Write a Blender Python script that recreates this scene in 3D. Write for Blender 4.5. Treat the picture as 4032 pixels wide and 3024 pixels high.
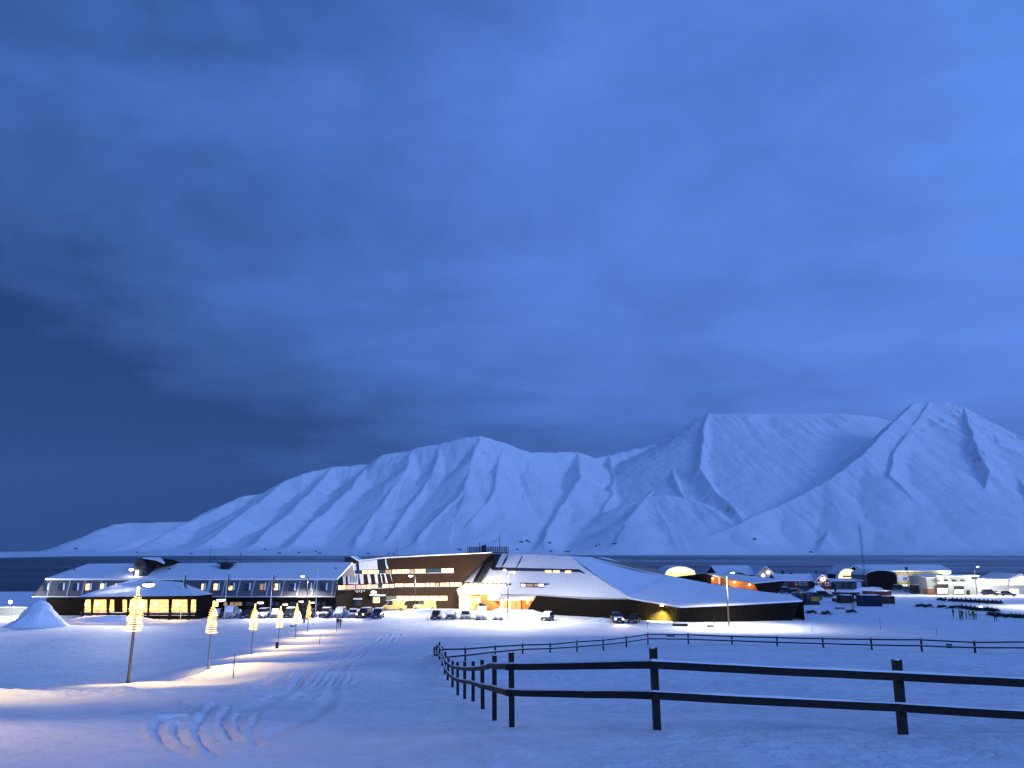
import bpy, bmesh, math, random
import numpy as np
from mathutils import Vector, Matrix

for o in list(bpy.data.objects): bpy.data.objects.remove(o, do_unlink=True)
SC = bpy.context.scene
COL = SC.collection
random.seed(4); RNG = np.random.RandomState(7)

# ------------------------------------------------------------------ camera
F = 3030.0; W0, H0 = 4032.0, 3024.0
PITCH = math.radians(12.07); CP, SP = math.cos(PITCH), math.sin(PITCH)
CZ = 29.5                                    # eye height above the fjord
cam = bpy.data.cameras.new('camera'); camo = bpy.data.objects.new('camera', cam); COL.objects.link(camo)
cam.sensor_width = 36.0; cam.lens = 36.0 * F / W0
cam.clip_start = 0.1; cam.clip_end = 40000
camo.location = (0, 0, CZ); camo.rotation_euler = (math.pi/2 + PITCH, 0, 0)
SC.camera = camo

# ------------------------------------------------------------------ world
world = bpy.data.worlds.new('World'); SC.world = world; world.use_nodes = True
nt = world.node_tree; N = nt.nodes; L = nt.links; N.clear()
SUN_EL, SUN_AZ = math.radians(17), math.radians(128)      # last glow of the sky, behind the camera to the right
def wn(t, **k):
    n = N.new(t)
    for a, b in k.items(): setattr(n, a, b)
    return n
def wm(op, a, b=None, clamp=False):
    n = N.new('ShaderNodeMath'); n.operation = op; n.use_clamp = clamp
    for i, v in enumerate((a, b)):
        if v is None: continue
        if isinstance(v, (int, float)): n.inputs[i].default_value = v
        else: L.new(v, n.inputs[i])
    return n.outputs[0]
tc = wn('ShaderNodeTexCoord'); sep = wn('ShaderNodeSeparateXYZ'); L.new(tc.outputs['Generated'], sep.inputs[0])
X, Y, Z = sep.outputs
mp = wn('ShaderNodeMapping'); mp.inputs['Rotation'].default_value = (0.25, 0.55, 0.3); mp.inputs['Scale'].default_value = (1.0, 1.3, 2.1)
L.new(tc.outputs['Generated'], mp.inputs[0])
n1 = wn('ShaderNodeTexNoise'); n1.inputs['Scale'].default_value = 2.2; n1.inputs['Detail'].default_value = 9; n1.inputs['Roughness'].default_value = .56; n1.inputs['Distortion'].default_value = .25
L.new(mp.outputs[0], n1.inputs['Vector'])
mp2 = wn('ShaderNodeMapping'); mp2.inputs['Scale'].default_value = (1.0, 1.0, 5.5); mp2.inputs['Location'].default_value = (3.1, 1.4, .3)
L.new(tc.outputs['Generated'], mp2.inputs[0])
n2 = wn('ShaderNodeTexNoise'); n2.inputs['Scale'].default_value = 3.6; n2.inputs['Detail'].default_value = 6; n2.inputs['Roughness'].default_value = .6
L.new(mp2.outputs[0], n2.inputs['Vector'])
zz = wm('SUBTRACT', Z, .42); z2 = wm('MULTIPLY', zz, zz)
f = wm('ADD', wm('MULTIPLY', X, .54), .57)
f = wm('SUBTRACT', f, wm('MULTIPLY', z2, 1.5))
f = wm('ADD', f, wm('MULTIPLY', wm('SUBTRACT', n1.outputs[0], .5), .80))
n3 = wn('ShaderNodeTexNoise'); n3.inputs['Scale'].default_value = 5.5; n3.inputs['Detail'].default_value = 9; n3.inputs['Roughness'].default_value = .6; n3.inputs['Distortion'].default_value = .6
L.new(mp.outputs[0], n3.inputs['Vector'])
f = wm('ADD', f, wm('MULTIPLY', wm('SUBTRACT', n3.outputs[0], .5), .34))
low = wm('SUBTRACT', 1.0, wm('MULTIPLY', Z, 2.0), clamp=True)
low = wm('MULTIPLY', low, low)
f = wm('ADD', f, wm('MULTIPLY', wm('MULTIPLY', wm('SUBTRACT', n2.outputs[0], .5), 1.5), low))
lowleft = wm('MULTIPLY', wm('MAXIMUM', wm('MULTIPLY', X, -1.0), 0.0), low)
f = wm('SUBTRACT', f, wm('MULTIPLY', lowleft, 1.35))
back = wm('MULTIPLY', wm('MAXIMUM', wm('MULTIPLY', Y, -1.0), 0.0), .45)
f = wm('ADD', f, back)
ramp = wn('ShaderNodeValToRGB'); cr = ramp.color_ramp
cols = [(0.0, (.004, .026, .115)), (.3, (.030, .092, .310)), (.7, (.078, .192, .620)), (1.0, (.115, .268, .84))]
cr.elements[0].position = 0; cr.elements[0].color = (*cols[0][1], 1)
cr.elements[1].position = 1; cr.elements[1].color = (*cols[3][1], 1)
for p, c in cols[1:3]:
    e = cr.elements.new(p); e.color = (*c, 1)
L.new(f, ramp.inputs[0])
bg = wn('ShaderNodeBackground'); L.new(wm('ADD', wm('MULTIPLY', back, 1.9), 1.20), bg.inputs['Strength'])
L.new(ramp.outputs[0], bg.inputs['Color'])
sky = wn('ShaderNodeTexSky'); sky.sky_type = 'NISHITA'; sky.sun_disc = False
sky.sun_elevation = math.radians(-3.0); sky.sun_rotation = SUN_AZ
bg2 = wn('ShaderNodeBackground'); bg2.inputs['Strength'].default_value = .12; L.new(sky.outputs[0], bg2.inputs['Color'])
ad = wn('ShaderNodeAddShader'); L.new(bg.outputs[0], ad.inputs[0]); L.new(bg2.outputs[0], ad.inputs[1])
out = wn('ShaderNodeOutputWorld'); L.new(ad.outputs[0], out.inputs['Surface'])

sl = bpy.data.lights.new('sun', 'SUN'); sl.energy = .98; sl.angle = math.radians(14); sl.color = (.36, .54, 1.0)
so = bpy.data.objects.new('sun', sl); COL.objects.link(so)
sd = Vector((math.sin(SUN_AZ)*math.cos(SUN_EL), math.cos(SUN_AZ)*math.cos(SUN_EL), math.sin(SUN_EL)))
so.rotation_euler = sd.to_track_quat('Z', 'Y').to_euler(); so.location = (0, -20, 60)

HAZE = 5e-5
SC.view_settings.view_transform = 'Standard'; SC.view_settings.look = 'None'
SC.view_settings.exposure = 0.0; SC.view_settings.gamma = 1.0; SC.view_settings.use_curve_mapping = False
SC.render.engine = 'CYCLES'
cy = SC.cycles
cy.use_denoising = True; cy.max_bounces = 5; cy.diffuse_bounces = 3; cy.glossy_bounces = 2
cy.transmission_bounces = 2; cy.volume_bounces = 0; cy.sample_clamp_indirect = 3.0
cy.use_adaptive_sampling = False
try: cy.denoiser = 'OPENIMAGEDENOISE'; cy.denoising_prefilter = 'ACCURATE'
except Exception: pass

# ------------------------------------------------------------------ geometry helpers
def tv(y):
    dy = H0/2 - y
    return (F*SP + dy*CP) / (F*CP - dy*SP)
def P(x, y, D):
    """point of the place seen at photo column x, row y, D metres ahead"""
    dy = H0/2 - y; den = F*CP - dy*SP
    return Vector(((x - W0/2)/den*D, D, CZ + (F*SP + dy*CP)/den*D))
def XD(x, y, D):
    return (x - W0/2)/(F*CP - (H0/2-y)*SP)*D
def ray(x, y):
    return (P(x, y, 1.0) - Vector((0, 0, CZ)))
class Plane:
    def __init__(s, a, b, c):
        s.a = a; n = (b-a).cross(c-a).normalized()
        if n.dot(Vector((0, 0, CZ)) - a) < 0: n = -n
        s.n = n
    def at(s, x, y, off=0.0):
        r = ray(x, y); o = Vector((0, 0, CZ))
        t = (s.a - o).dot(s.n) / r.dot(s.n)
        return o + r*t + s.n*off

def link(name, me, mat=None, parent=None):
    o = bpy.data.objects.new(name, me); COL.objects.link(o)
    if mat is not None:
        for m in (mat if isinstance(mat, (list, tuple)) else [mat]): me.materials.append(m)
    if parent is not None: o.parent = parent
    return o
class MB:
    def __init__(s): s.v = []; s.f = []; s.mi = []; s.sm = []
    def add(s, vs, fs, mi=0, smooth=False):
        b = len(s.v); s.v += [tuple(v) for v in vs]
        s.f += [tuple(b+i for i in f) for f in fs]; s.mi += [mi]*len(fs); s.sm += [smooth]*len(fs); return s
    def box(s, c, d, rz=0, mi=0, taper=1.0, rx=0, ry=0):
        M = Matrix.Rotation(rz, 3, 'Z') @ Matrix.Rotation(ry, 3, 'Y') @ Matrix.Rotation(rx, 3, 'X')
        vs = []
        for z in (-1, 1):
            k = taper if z > 0 else 1
            for x, y in ((-1, -1), (1, -1), (1, 1), (-1, 1)):
                vs.append(Vector(c) + M @ Vector((x*d[0]/2*k, y*d[1]/2*k, z*d[2]/2)))
        return s.add(vs, [(3,2,1,0),(4,5,6,7),(0,1,5,4),(1,2,6,5),(2,3,7,6),(3,0,4,7)], mi)
    def prism(s, pts, ext, mi=0):
        """polygon pts (3D) extruded by vector ext"""
        pts = [Vector(p) for p in pts]; n = len(pts); ext = Vector(ext)
        nn = Vector((0, 0, 0))
        for i in range(n): nn += pts[i].cross(pts[(i+1) % n])
        if nn.dot(ext) > 0: pts = pts[::-1]
        vs = pts + [p + ext for p in pts]
        fs = [tuple(range(n)), tuple(range(2*n-1, n-1, -1))]
        fs += [(i, i+n, (i+1) % n + n, (i+1) % n) for i in range(n)]
        return s.add(vs, fs, mi)
    def tube(s, path, r, seg=8, mi=0, cap=True):
        path = [Vector(p) for p in path]; n = len(path)
        rs = r if isinstance(r, (list, tuple)) else [r]*n
        vs = []; up = Vector((0, 0, 1))
        for i, p in enumerate(path):
            t = (path[min(i+1, n-1)] - path[max(i-1, 0)]).normalized()
            a = t.cross(up)
            if a.length < .05: a = t.cross(Vector((0, 1, 0)))
            a.normalize(); b = t.cross(a).normalized()
            for k in range(seg):
                an = 2*math.pi*k/seg; vs.append(p + (a*math.cos(an) + b*math.sin(an))*rs[i])
        fs = []
        for i in range(n-1):
            for k in range(seg):
                k2 = (k+1) % seg
                fs.append((i*seg+k, (i+1)*seg+k, (i+1)*seg+k2, i*seg+k2))
        s.add(vs, fs, mi, True)
        if cap:
            b = len(s.v) - len(vs)
            s.f += [tuple(b+k for k in range(seg)), tuple(b+(n-1)*seg+k for k in range(seg-1, -1, -1))]; s.mi += [mi]*2; s.sm += [False]*2
        return s
    def ell(s, c, r, seg=10, rings=6, mi=0, zmin=-1.0):
        vs = []; fs = []
        for i in range(rings+1):
            th = math.pi*i/rings
            z = max(math.cos(th), zmin)
            for k in range(seg):
                an = 2*math.pi*k/seg
                vs.append((c[0]+r[0]*math.sin(th)*math.cos(an), c[1]+r[1]*math.sin(th)*math.sin(an), c[2]+r[2]*z))
        for i in range(rings):
            for k in range(seg):
                k2 = (k+1) % seg; fs.append((i*seg+k, (i+1)*seg+k, (i+1)*seg+k2, i*seg+k2))
        return s.add(vs, fs, mi, True)
    def mesh(s, name='m'):
        me = bpy.data.meshes.new(name); me.from_pydata(s.v, [], s.f); me.update()
        me.polygons.foreach_set('material_index', s.mi); me.polygons.foreach_set('use_smooth', s.sm)
        return me
    def build(s, name, mat, parent=None):
        return link(name, s.mesh(name), mat, parent)

def tag(o, label=None, cat=None, group=None, kind=None):
    if label: o['label'] = label
    if cat: o['category'] = cat
    if group: o['group'] = group
    if kind: o['kind'] = kind
    return o
def thing(name, loc, label, cat, group=None, rz=0):
    o = bpy.data.objects.new(name, None); COL.objects.link(o); o.empty_display_size = .5
    o.location = loc; o.rotation_euler = (0, 0, rz); return tag(o, label, cat, group)
def base(root, mb_world=True):
    return Vector(root.location)
class Rel:
    """builds parts of a root from world coordinates"""
    def __init__(s, root): s.r = root; s.o = Vector(root.location)
    def part(s, name, mb, mat, parent=None, label=None, kind=None):
        mb.v = [tuple(Vector(v) - s.o) for v in mb.v]
        o = mb.build(name, mat, parent or s.r)
        if label: o['label'] = label
        if kind: o['kind'] = kind
        return o
def copy_tree(o, parent=None):
    c = o.copy(); COL.objects.link(c); c.parent = parent
    for ch in o.children: copy_tree(ch, c)
    return c

# ------------------------------------------------------------------ materials
def mat(name, col, rough=.7, metal=0, var=.15, vscale=3.0, emit=None, estr=0, bump=0, bscale=8.0, spec=.3, stripe=None):
    m = bpy.data.materials.new(name); m.use_nodes = True; t = m.node_tree; b = t.nodes['Principled BSDF']
    b.inputs['Roughness'].default_value = rough; b.inputs['Metallic'].default_value = metal
    b.inputs['Specular IOR Level'].default_value = spec
    g = t.nodes.new('ShaderNodeTexCoord')
    nz = t.nodes.new('ShaderNodeTexNoise'); nz.inputs['Scale'].default_value = vscale; nz.inputs['Detail'].default_value = 5
    t.links.new(g.outputs['Object'], nz.inputs['Vector'])
    mx = t.nodes.new('ShaderNodeMix'); mx.data_type = 'RGBA'
    mx.inputs['A'].default_value = (*[c*(1-var) for c in col], 1); mx.inputs['B'].default_value = (*[min(1, c*(1+var)) for c in col], 1)
    t.links.new(nz.outputs[0], mx.inputs['Factor']); t.links.new(mx.outputs['Result'], b.inputs['Base Color'])
    if emit:
        mr = t.nodes.new('ShaderNodeMapRange'); mr.inputs[3].default_value = estr*.55; mr.inputs[4].default_value = estr*1.45
        mr.inputs[1].default_value = .3; mr.inputs[2].default_value = .7
        t.links.new(nz.outputs[0], mr.inputs[0]); t.links.new(mr.outputs[0], b.inputs['Emission Strength'])
        b.inputs['Emission Color'].default_value = (*emit, 1)
    h = None
    if bump:
        bn = t.nodes.new('ShaderNodeTexNoise'); bn.inputs['Scale'].default_value = bscale; bn.inputs['Detail'].default_value = 4
        t.links.new(g.outputs['Object'], bn.inputs['Vector']); h = bn.outputs[0]
        bp = t.nodes.new('ShaderNodeBump'); bp.inputs['Strength'].default_value = bump; bp.inputs['Distance'].default_value = .1
        t.links.new(h, bp.inputs['Height']); t.links.new(bp.outputs[0], b.inputs['Normal'])
    if stripe:                                  # standing seams: raised lines every stripe[0] metres along axis stripe[1]
        mpn = t.nodes.new('ShaderNodeMapping'); mpn.inputs['Rotation'].default_value = (0, 0, stripe[1])
        t.links.new(g.outputs['Object'], mpn.inputs[0])
        wv = t.nodes.new('ShaderNodeTexWave'); wv.bands_direction = 'X'; wv.inputs['Scale'].default_value = 1/(stripe[0]*20)*6.283
        t.links.new(mpn.outputs[0], wv.inputs[0])
        bp = t.nodes.new('ShaderNodeBump'); bp.inputs['Strength'].default_value = stripe[2]; bp.inputs['Distance'].default_value = .1
        t.links.new(wv.outputs[0], bp.inputs['Height']); t.links.new(bp.outputs[0], b.inputs['Normal'])
    return m
def snow_mat(name, grain=True):
    m = bpy.data.materials.new(name); m.use_nodes = True; t = m.node_tree; b = t.nodes['Principled BSDF']
    b.inputs['Roughness'].default_value = .75; b.inputs['Specular IOR Level'].default_value = .15
    g = t.nodes.new('ShaderNodeTexCoord')
    nz = t.nodes.new('ShaderNodeTexNoise'); nz.inputs['Scale'].default_value = .25; nz.inputs['Detail'].default_value = 8; nz.inputs['Roughness'].default_value = .65
    t.links.new(g.outputs['Object'], nz.inputs['Vector'])
    cr = t.nodes.new('ShaderNodeValToRGB'); cr.color_ramp.elements[0].position = .3; cr.color_ramp.elements[0].color = (.70, .71, .74, 1)
    cr.color_ramp.elements[1].position = .7; cr.color_ramp.elements[1].color = (.88, .88, .885, 1)
    t.links.new(nz.outputs[0], cr.inputs[0]); t.links.new(cr.outputs[0], b.inputs['Base Color'])
    if grain:
        a = t.nodes.new('ShaderNodeTexNoise'); a.inputs['Scale'].default_value = 8; a.inputs['Detail'].default_value = 5; a.inputs['Roughness'].default_value = .7
        c = t.nodes.new('ShaderNodeTexNoise'); c.inputs['Scale'].default_value = 1.6; c.inputs['Detail'].default_value = 6
        t.links.new(g.outputs['Object'], a.inputs['Vector']); t.links.new(g.outputs['Object'], c.inputs['Vector'])
        b1 = t.nodes.new('ShaderNodeBump'); b1.inputs['Strength'].default_value = .55; b1.inputs['Distance'].default_value = .11; t.links.new(a.outputs[0], b1.inputs['Height'])
        b2 = t.nodes.new('ShaderNodeBump'); b2.inputs['Strength'].default_value = .5; b2.inputs['Distance'].default_value = .42; t.links.new(c.outputs[0], b2.inputs['Height'])
        t.links.new(b1.outputs[0], b2.inputs['Normal']); t.links.new(b2.outputs[0], b.inputs['Normal'])
    return m
M = {}
M['snow'] = snow_mat('snow'); M['snow_cap'] = snow_mat('snow_cap', False)
M['roof_snow'] = mat('roof_snow', (.68, .69, .71), .8, var=.06, vscale=.6, bump=.3, bscale=2)
M['seam_snow'] = mat('seam_snow', (.80, .81, .83), .8, var=.05, vscale=.4, stripe=(.65, math.radians(-28), .35))
M['facade_snow'] = mat('facade_snow', (.74, .75, .78), .8, var=.10, vscale=.5, stripe=(.65, math.radians(6), .22))
M['copper'] = mat('copper_cladding', (.027, .0125, .005), .6, spec=.15, var=.3, vscale=.8, stripe=(.5, 0, .5))
M['dark_clad'] = mat('dark_cladding', (.0065, .0044, .0024), .8, spec=.08, var=.3, vscale=.8, stripe=(.55, 0, .3))
M['dark_metal'] = mat('dark_metal', (.02, .02, .025), .5, metal=.4)
M['brown_wall'] = mat('brown_wall', (.009, .006, .004), .9, spec=.08, var=.3, stripe=(.2, 0, .3))
M['mansard'] = mat('mansard_sheet', (.085, .085, .10), .7, var=.45, vscale=2.5, bump=.3, bscale=3)
M['batten'] = mat('batten', (.40, .41, .43), .7)
M['white'] = mat('white_trim', (.75, .76, .78), .6)
M['fence'] = mat('fence_wood', (.018, .013, .013), .8, var=.5, vscale=18, bump=.5, bscale=30)
M['pole_wood'] = mat('pole_wood', (.20, .15, .11), .8, var=.4, vscale=6, bump=.4)
M['steel'] = mat('galvanised_steel', (.32, .32, .33), .45, metal=.6)
M['black'] = mat('black_plastic', (.012, .012, .014), .5)
M['tyre'] = mat('tyre_rubber', (.015, .015, .016), .9)
M['rim'] = mat('wheel_rim', (.35, .35, .37), .3, metal=.8)
M['glass'] = mat('dark_glass', (.015, .02, .03), .08, spec=.6)
M['win_dark'] = mat('unlit_window', (.03, .045, .07), .1, spec=.6)
M['win_warm'] = mat('lit_window', (.5, .4, .2), .4, emit=(1, .60, .20), estr=2.4, vscale=1.6)
M['win_wall_yellow'] = mat('window_wall_glow_yellow', (.5, .4, .2), .4, emit=(1, .64, .18), estr=1.5, vscale=2.2)
M['win_dim'] = mat('dim_window', (.3, .2, .1), .4, emit=(1, .55, .22), estr=.32, vscale=2)
M['win_pink'] = mat('curtained_window', (.5, .3, .25), .5, emit=(1, .42, .26), estr=1.1, vscale=3)
M['win_wall_white'] = mat('bright_window_wall_glow', (.6, .6, .5), .4, emit=(1, .86, .55), estr=2.6, vscale=1.5)
M['win_orange'] = mat('orange_interior', (.3, .14, .06), .5, emit=(1, .33, .09), estr=.75, vscale=2.2)
M['hall_glow'] = mat('hall_interior', (.6, .5, .3), .5, emit=(1, .66, .28), estr=1.7, vscale=2.4)
M['green_dim'] = mat('dim_green_glass', (.1, .12, .07), .3, emit=(.35, .42, .2), estr=.12, vscale=2)
M['lamp_warm'] = mat('lamp_glow_warm', (1, .9, .7), .5, var=0, emit=(1, .66, .26), estr=16)
M['lamp_white'] = mat('lamp_glow_white', (1, .95, .85), .5, var=0, emit=(1, .93, .75), estr=22)
M['string'] = mat('light_string_glow', (1, .8, .4), .5, var=0, emit=(1, .56, .14), estr=4.2)
M['orange_wall'] = mat('orange_panel', (.34, .11, .025), .6, var=.15, stripe=(.3, 0, .3))
M['larch'] = mat('larch_boards', (.30, .13, .05), .7, var=.3, vscale=2, stripe=(.25, 0, .5))
M['red_wall'] = mat('red_painted_boards', (.08, .012, .009), .7, var=.2, stripe=(.2, 0, .4))
M['grey_wall'] = mat('grey_sheet_wall', (.16, .16, .15), .7, stripe=(.4, 0, .4))
M['pale_wall'] = mat('pale_sheet_wall', (.36, .37, .33), .6, var=.08, stripe=(.5, 0, .3))
M['teal_wall'] = mat('teal_painted_wall', (.02, .07, .09), .7, var=.3)
M['red_sign'] = mat('red_sign', (.5, .03, .02), .5, emit=(1, .08, .04), estr=.25)
M['white_sign'] = mat('white_sign', (.8, .8, .78), .5, emit=(1, 1, .9), estr=.25)
M['blue_steel'] = mat('blue_container', (.005, .010, .045), .5, var=.2, stripe=(.25, 0, .8))
M['brown_steel'] = mat('brown_container', (.05, .025, .02), .6, var=.3, stripe=(.25, 0, .8))
M['red_steel'] = mat('red_container', (.10, .012, .010), .6, var=.2, stripe=(.25, 0, .8))
M['yellow'] = mat('machine_yellow', (.35, .18, .02), .6)
M['flag'] = mat('flag_cloth', (.10, .10, .05), .9)
M['skin'] = mat('skin', (.45, .28, .2), .6)
M['cloth_dark'] = mat('dark_clothing', (.012, .013, .02), .9)
M['cloth_blue'] = mat('blue_grey_clothing', (.05, .07, .13), .9)
M['cloth_orange'] = mat('red_orange_clothing', (.5, .08, .03), .9)
M['vest'] = mat('yellow_green_vest', (.30, .75, .08), .7, emit=(.3, .9, .1), estr=.12)
M['sled_dark'] = mat('snowmobile_body', (.012, .013, .022), .4)
M['sled_blue'] = mat('snowmobile_blue', (.02, .07, .10), .4)

# ------------------------------------------------------------------ value noise for terrain
def _grid(seed, n=256): return np.random.RandomState(seed).rand(n, n)
def vnoise(x, y, seed=0):
    g = _grid(seed); n = 256
    xi = np.floor(x).astype(int); yi = np.floor(y).astype(int); fx = x-xi; fy = y-yi
    fx = fx*fx*fx*(fx*(fx*6-15)+10); fy = fy*fy*fy*(fy*(fy*6-15)+10)
    a = g[xi % n, yi % n]; b = g[(xi+1) % n, yi % n]; c = g[xi % n, (yi+1) % n]; d = g[(xi+1) % n, (yi+1) % n]
    return (a*(1-fx)+b*fx)*(1-fy) + (c*(1-fx)+d*fx)*fy - .5
def fbm(x, y, oct=5, seed=0, gain=.5):
    s = 0; a = 1.0
    for i in range(oct):
        s = s + a*vnoise(x*2**i + 17.3*i, y*2**i + 9.1*i, seed+i); a *= gain
    return s
def sstep(a, b, x):
    t = np.clip((x-a)/(b-a), 0, 1); return t*t*(3-2*t)
def smin_max(a, b, k):  # smooth maximum
    h = np.clip(.5 + .5*(a-b)/k, 0, 1); return b*(1-h) + a*h + k*h*(1-h)

# ------------------------------------------------------------------ the snowfield
LAMPS = [(505, 2680, 41.8), (819, 2632, 60.9), (990, 2576, 81.6), (1095, 2543, 100), (1162, 2511, 113), (1211, 2486, 130)]
ctrl = []   # (X, Y, z relative to the eye)
def cp(x, y, D): ctrl.append((XD(x, y, D), D, tv(y)*D))
FP = [(3556, 2900, 12.5, 2598), (2588, 2856, 13.0, 2552), (2016, 2846, 16.4, 2571), (1947, 2840, 19.9, 2580), (1902, 2792, 24, 2597), (1863, 2759, 28, 2603),
      (1830, 2751, 32, 2604), (1803, 2736, 36, 2606), (1782, 2712, 40, 2602), (1762, 2682, 43.5, 2590), (1751, 2652, 47, 2566), (1742, 2622, 51, 2545)]
FARP = [(1832, 2606, 51, 2546), (1949, 2588, 54.5, 2538), (2058, 2574, 58, 2533), (2166, 2570, 61.5, 2531), (2272, 2566, 65, 2520), (2375, 2556, 68.5, 2514),
        (2466, 2546, 71.5, 2504), (2551, 2532, 74, 2491), (2711, 2535, 72.5, 2493), (2883, 2540, 70.5, 2500), (3060, 2548, 68, 2504), (3243, 2554, 66, 2508),
        (3434, 2562, 64, 2510), (3630, 2567, 62, 2511), (3840, 2571, 60, 2522)]
for x, y, D, t in FP[:3]+FP[4::2]+FARP[::2]: cp(x, y, D)
for x in (-200, 800, 2000, 3200, 4300): cp(x, 3024, 9.3)
for x in (-1200, 5300): cp(x, 2900, 11.5)
cp(1400, 2900, 14); cp(1300, 2750, 26); cp(1350, 2660, 42); cp(1450, 2600, 56); cp(1500, 2545, 80)
cp(900, 2850, 18); cp(700, 2750, 28); cp(200, 2850, 18); cp(200, 2760, 27); cp(0, 2709, 37); cp(280, 2695, 40); cp(640, 2700, 37.5); cp(800, 2690, 41); cp(960, 2680, 42); cp(640, 2690, 40); cp(400, 2702, 37); cp(-600, 2720, 34)
for x, y, D in LAMPS:
    cp(x, y, D)
    xx = XD(x, y, D); z = tv(y)*D
    ctrl.append((xx+7, D+1, z+.12))
    if D < 120: ctrl.append((xx-13 if D > 50 else xx-4, D+16 if D < 50 else D, -12.5 if D > 70 else (-9.3 if D < 50 else -11.2)))
for x, y, D in ((200, 2636, 88), (-300, 2640, 88), (500, 2560, 106), (-900, 2600, 97)): cp(x, y, D)
for X_ in (-90, -60, -45, -15, 0, 20, 45, 75, 110):
    ctrl.append((X_, 125, -12.9)); ctrl.append((X_, 140, -13.2)); ctrl.append((X_, 160, -13.2))
ctrl += [(0, 100, -10.8), (-12, 92, -10.2), (30, 100, -10.6), (55, 100, -11.2), (75, 80, -9.6), (90, 60, -8.2), (60, 30, -5.4), (30, 30, -5.2), (12, 30, -5.15), (14, 50, -6.7), (30, 55, -7.1), (5, 22, -4.2)]
ctrl += [(0, 0, -1.7), (-20, 0, -1.7), (20, 0, -1.7), (0, -40, 0), (-50, -40, 0), (50, -40, 0), (-40, 0, -2.2), (45, 0, -2.0), (-45, 25, -5)]
C = np.array(ctrl)
def _U(r2): return np.where(r2 > 1e-9, r2*np.log(r2+1e-12)*.5, 0)
def _fit(C, lam=.05):
    n = len(C); XY = C[:, :2]/50.0
    d2 = ((XY[:, None]-XY[None])**2).sum(-1)
    A = np.zeros((n+3, n+3)); A[:n, :n] = _U(d2) + np.eye(n)*lam*.002
    A[:n, n] = 1; A[:n, n+1:] = XY; A[n, :n] = 1; A[n+1:, :n] = XY.T
    b = np.zeros(n+3); b[:n] = C[:, 2]
    return XY, np.linalg.solve(A, b)
CXY, CW = _fit(C)
def tps(X, Y):
    sh = X.shape; x = X.ravel()/50; y = Y.ravel()/50; r = np.full(x.shape, CW[len(CXY)]) + CW[len(CXY)+1]*x + CW[len(CXY)+2]*y
    for i in range(len(CXY)):
        r += CW[i]*_U((x-CXY[i, 0])**2 + (y-CXY[i, 1])**2)
    return r.reshape(sh)
LX = np.array([XD(x, y, D) for x, y, D in LAMPS]); LD = np.array([l[2] for l in LAMPS])
GROOVES = []      # filled once a first ground exists: (polyline Nx2, width, depth, berm)
def ground_rel(X, Y):
    X = np.asarray(X, float); Y = np.asarray(Y, float)
    z = np.clip(tps(X, np.clip(Y, -45, 165)), -16, 3)
    w = sstep(124, 142, Y); z = z*(1-w) - 13.2*w
    z = z*(1-sstep(-20, -60, Y)) + 0.5*sstep(-20, -60, Y)
    far = sstep(60, 160, np.abs(X))*sstep(200, 60, Y)*0
    ys = np.interp(X, [-200, -90, 60, 400], [238, 250, 315, 330]); z = z - 18.5*sstep(ys, ys+170, Y)
    # drift ridges across the lane beside the lamps
    lx = np.interp(Y, LD, LX); t = X - lx
    near = sstep(-6, 2, t)*sstep(24, 10, t)*sstep(36, 46, Y)*sstep(150, 128, Y)
    ph = np.interp(Y, LD, np.arange(len(LD)))
    z = z + near*.42*(np.cos(2*np.pi*(ph-.02)) - 1)*.5*np.interp(Y, [40, 130], [1.0, .8])
    # soft wind drifts, finer near the eye
    z = z + .22*fbm(X/9.0, Y/14.0, 3, 11)*sstep(3, 18, Y)*sstep(170, 90, Y)
    z = z + .06*fbm(X/1.3+.3*Y/3, Y/1.9, 4, 21)*sstep(150, 40, Y)
    # ploughed bank: lumpy crest on the left
    bank = np.exp(-((Y-(31+.02*X))/2.6)**2)*sstep(-4, -11, X)
    z = z + bank*(.10 + .38*np.abs(fbm(X/1.6, Y/1.6, 4, 31)))
    for pl, wd, dp, bm in GROOVES:
        mnx, mny = pl.min(0)-3*wd-.6; mxx, mxy = pl.max(0)+3*wd+.6
        msk = (X > mnx) & (X < mxx) & (Y > mny) & (Y < mxy)
        if not np.any(msk): continue
        x = X[msk]; y = Y[msk]; best = np.full(x.shape, 1e9); sgn = np.zeros(x.shape)
        for a, b in zip(pl[:-1], pl[1:]):
            d = b-a; L2 = (d**2).sum()+1e-9
            t = np.clip(((x-a[0])*d[0]+(y-a[1])*d[1])/L2, 0, 1)
            ds = np.hypot(x-a[0]-t*d[0], y-a[1]-t*d[1])
            sg = np.sign((x-a[0])*d[1]-(y-a[1])*d[0]); sgn = np.where(ds < best, sg, sgn); best = np.minimum(best, ds)
        e = -dp*np.exp(-(best/wd)**2) + bm*np.exp(-((best-1.9*wd)/(wd*.9))**2)*(.6+.4*sgn)
        zz = np.zeros(X.shape); zz[msk] = e; z = z + zz
    return z
def gz(X, Y): return CZ + float(ground_rel(np.array([X]), np.array([Y]))[0])
def pix_ground(px, py):
    r = ray(px, py); Ds = np.geomspace(6, 420, 500)
    g = ground_rel(r.x*Ds, Ds) ; i = np.argmax(r.z*Ds < g); D = Ds[i]
    return Vector((r.x*D, D, gz(r.x*D, D)))
def G(x, D, ref=2430):
    X_ = XD(x, ref, D); return Vector((X_, D, gz(X_, D)))

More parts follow.
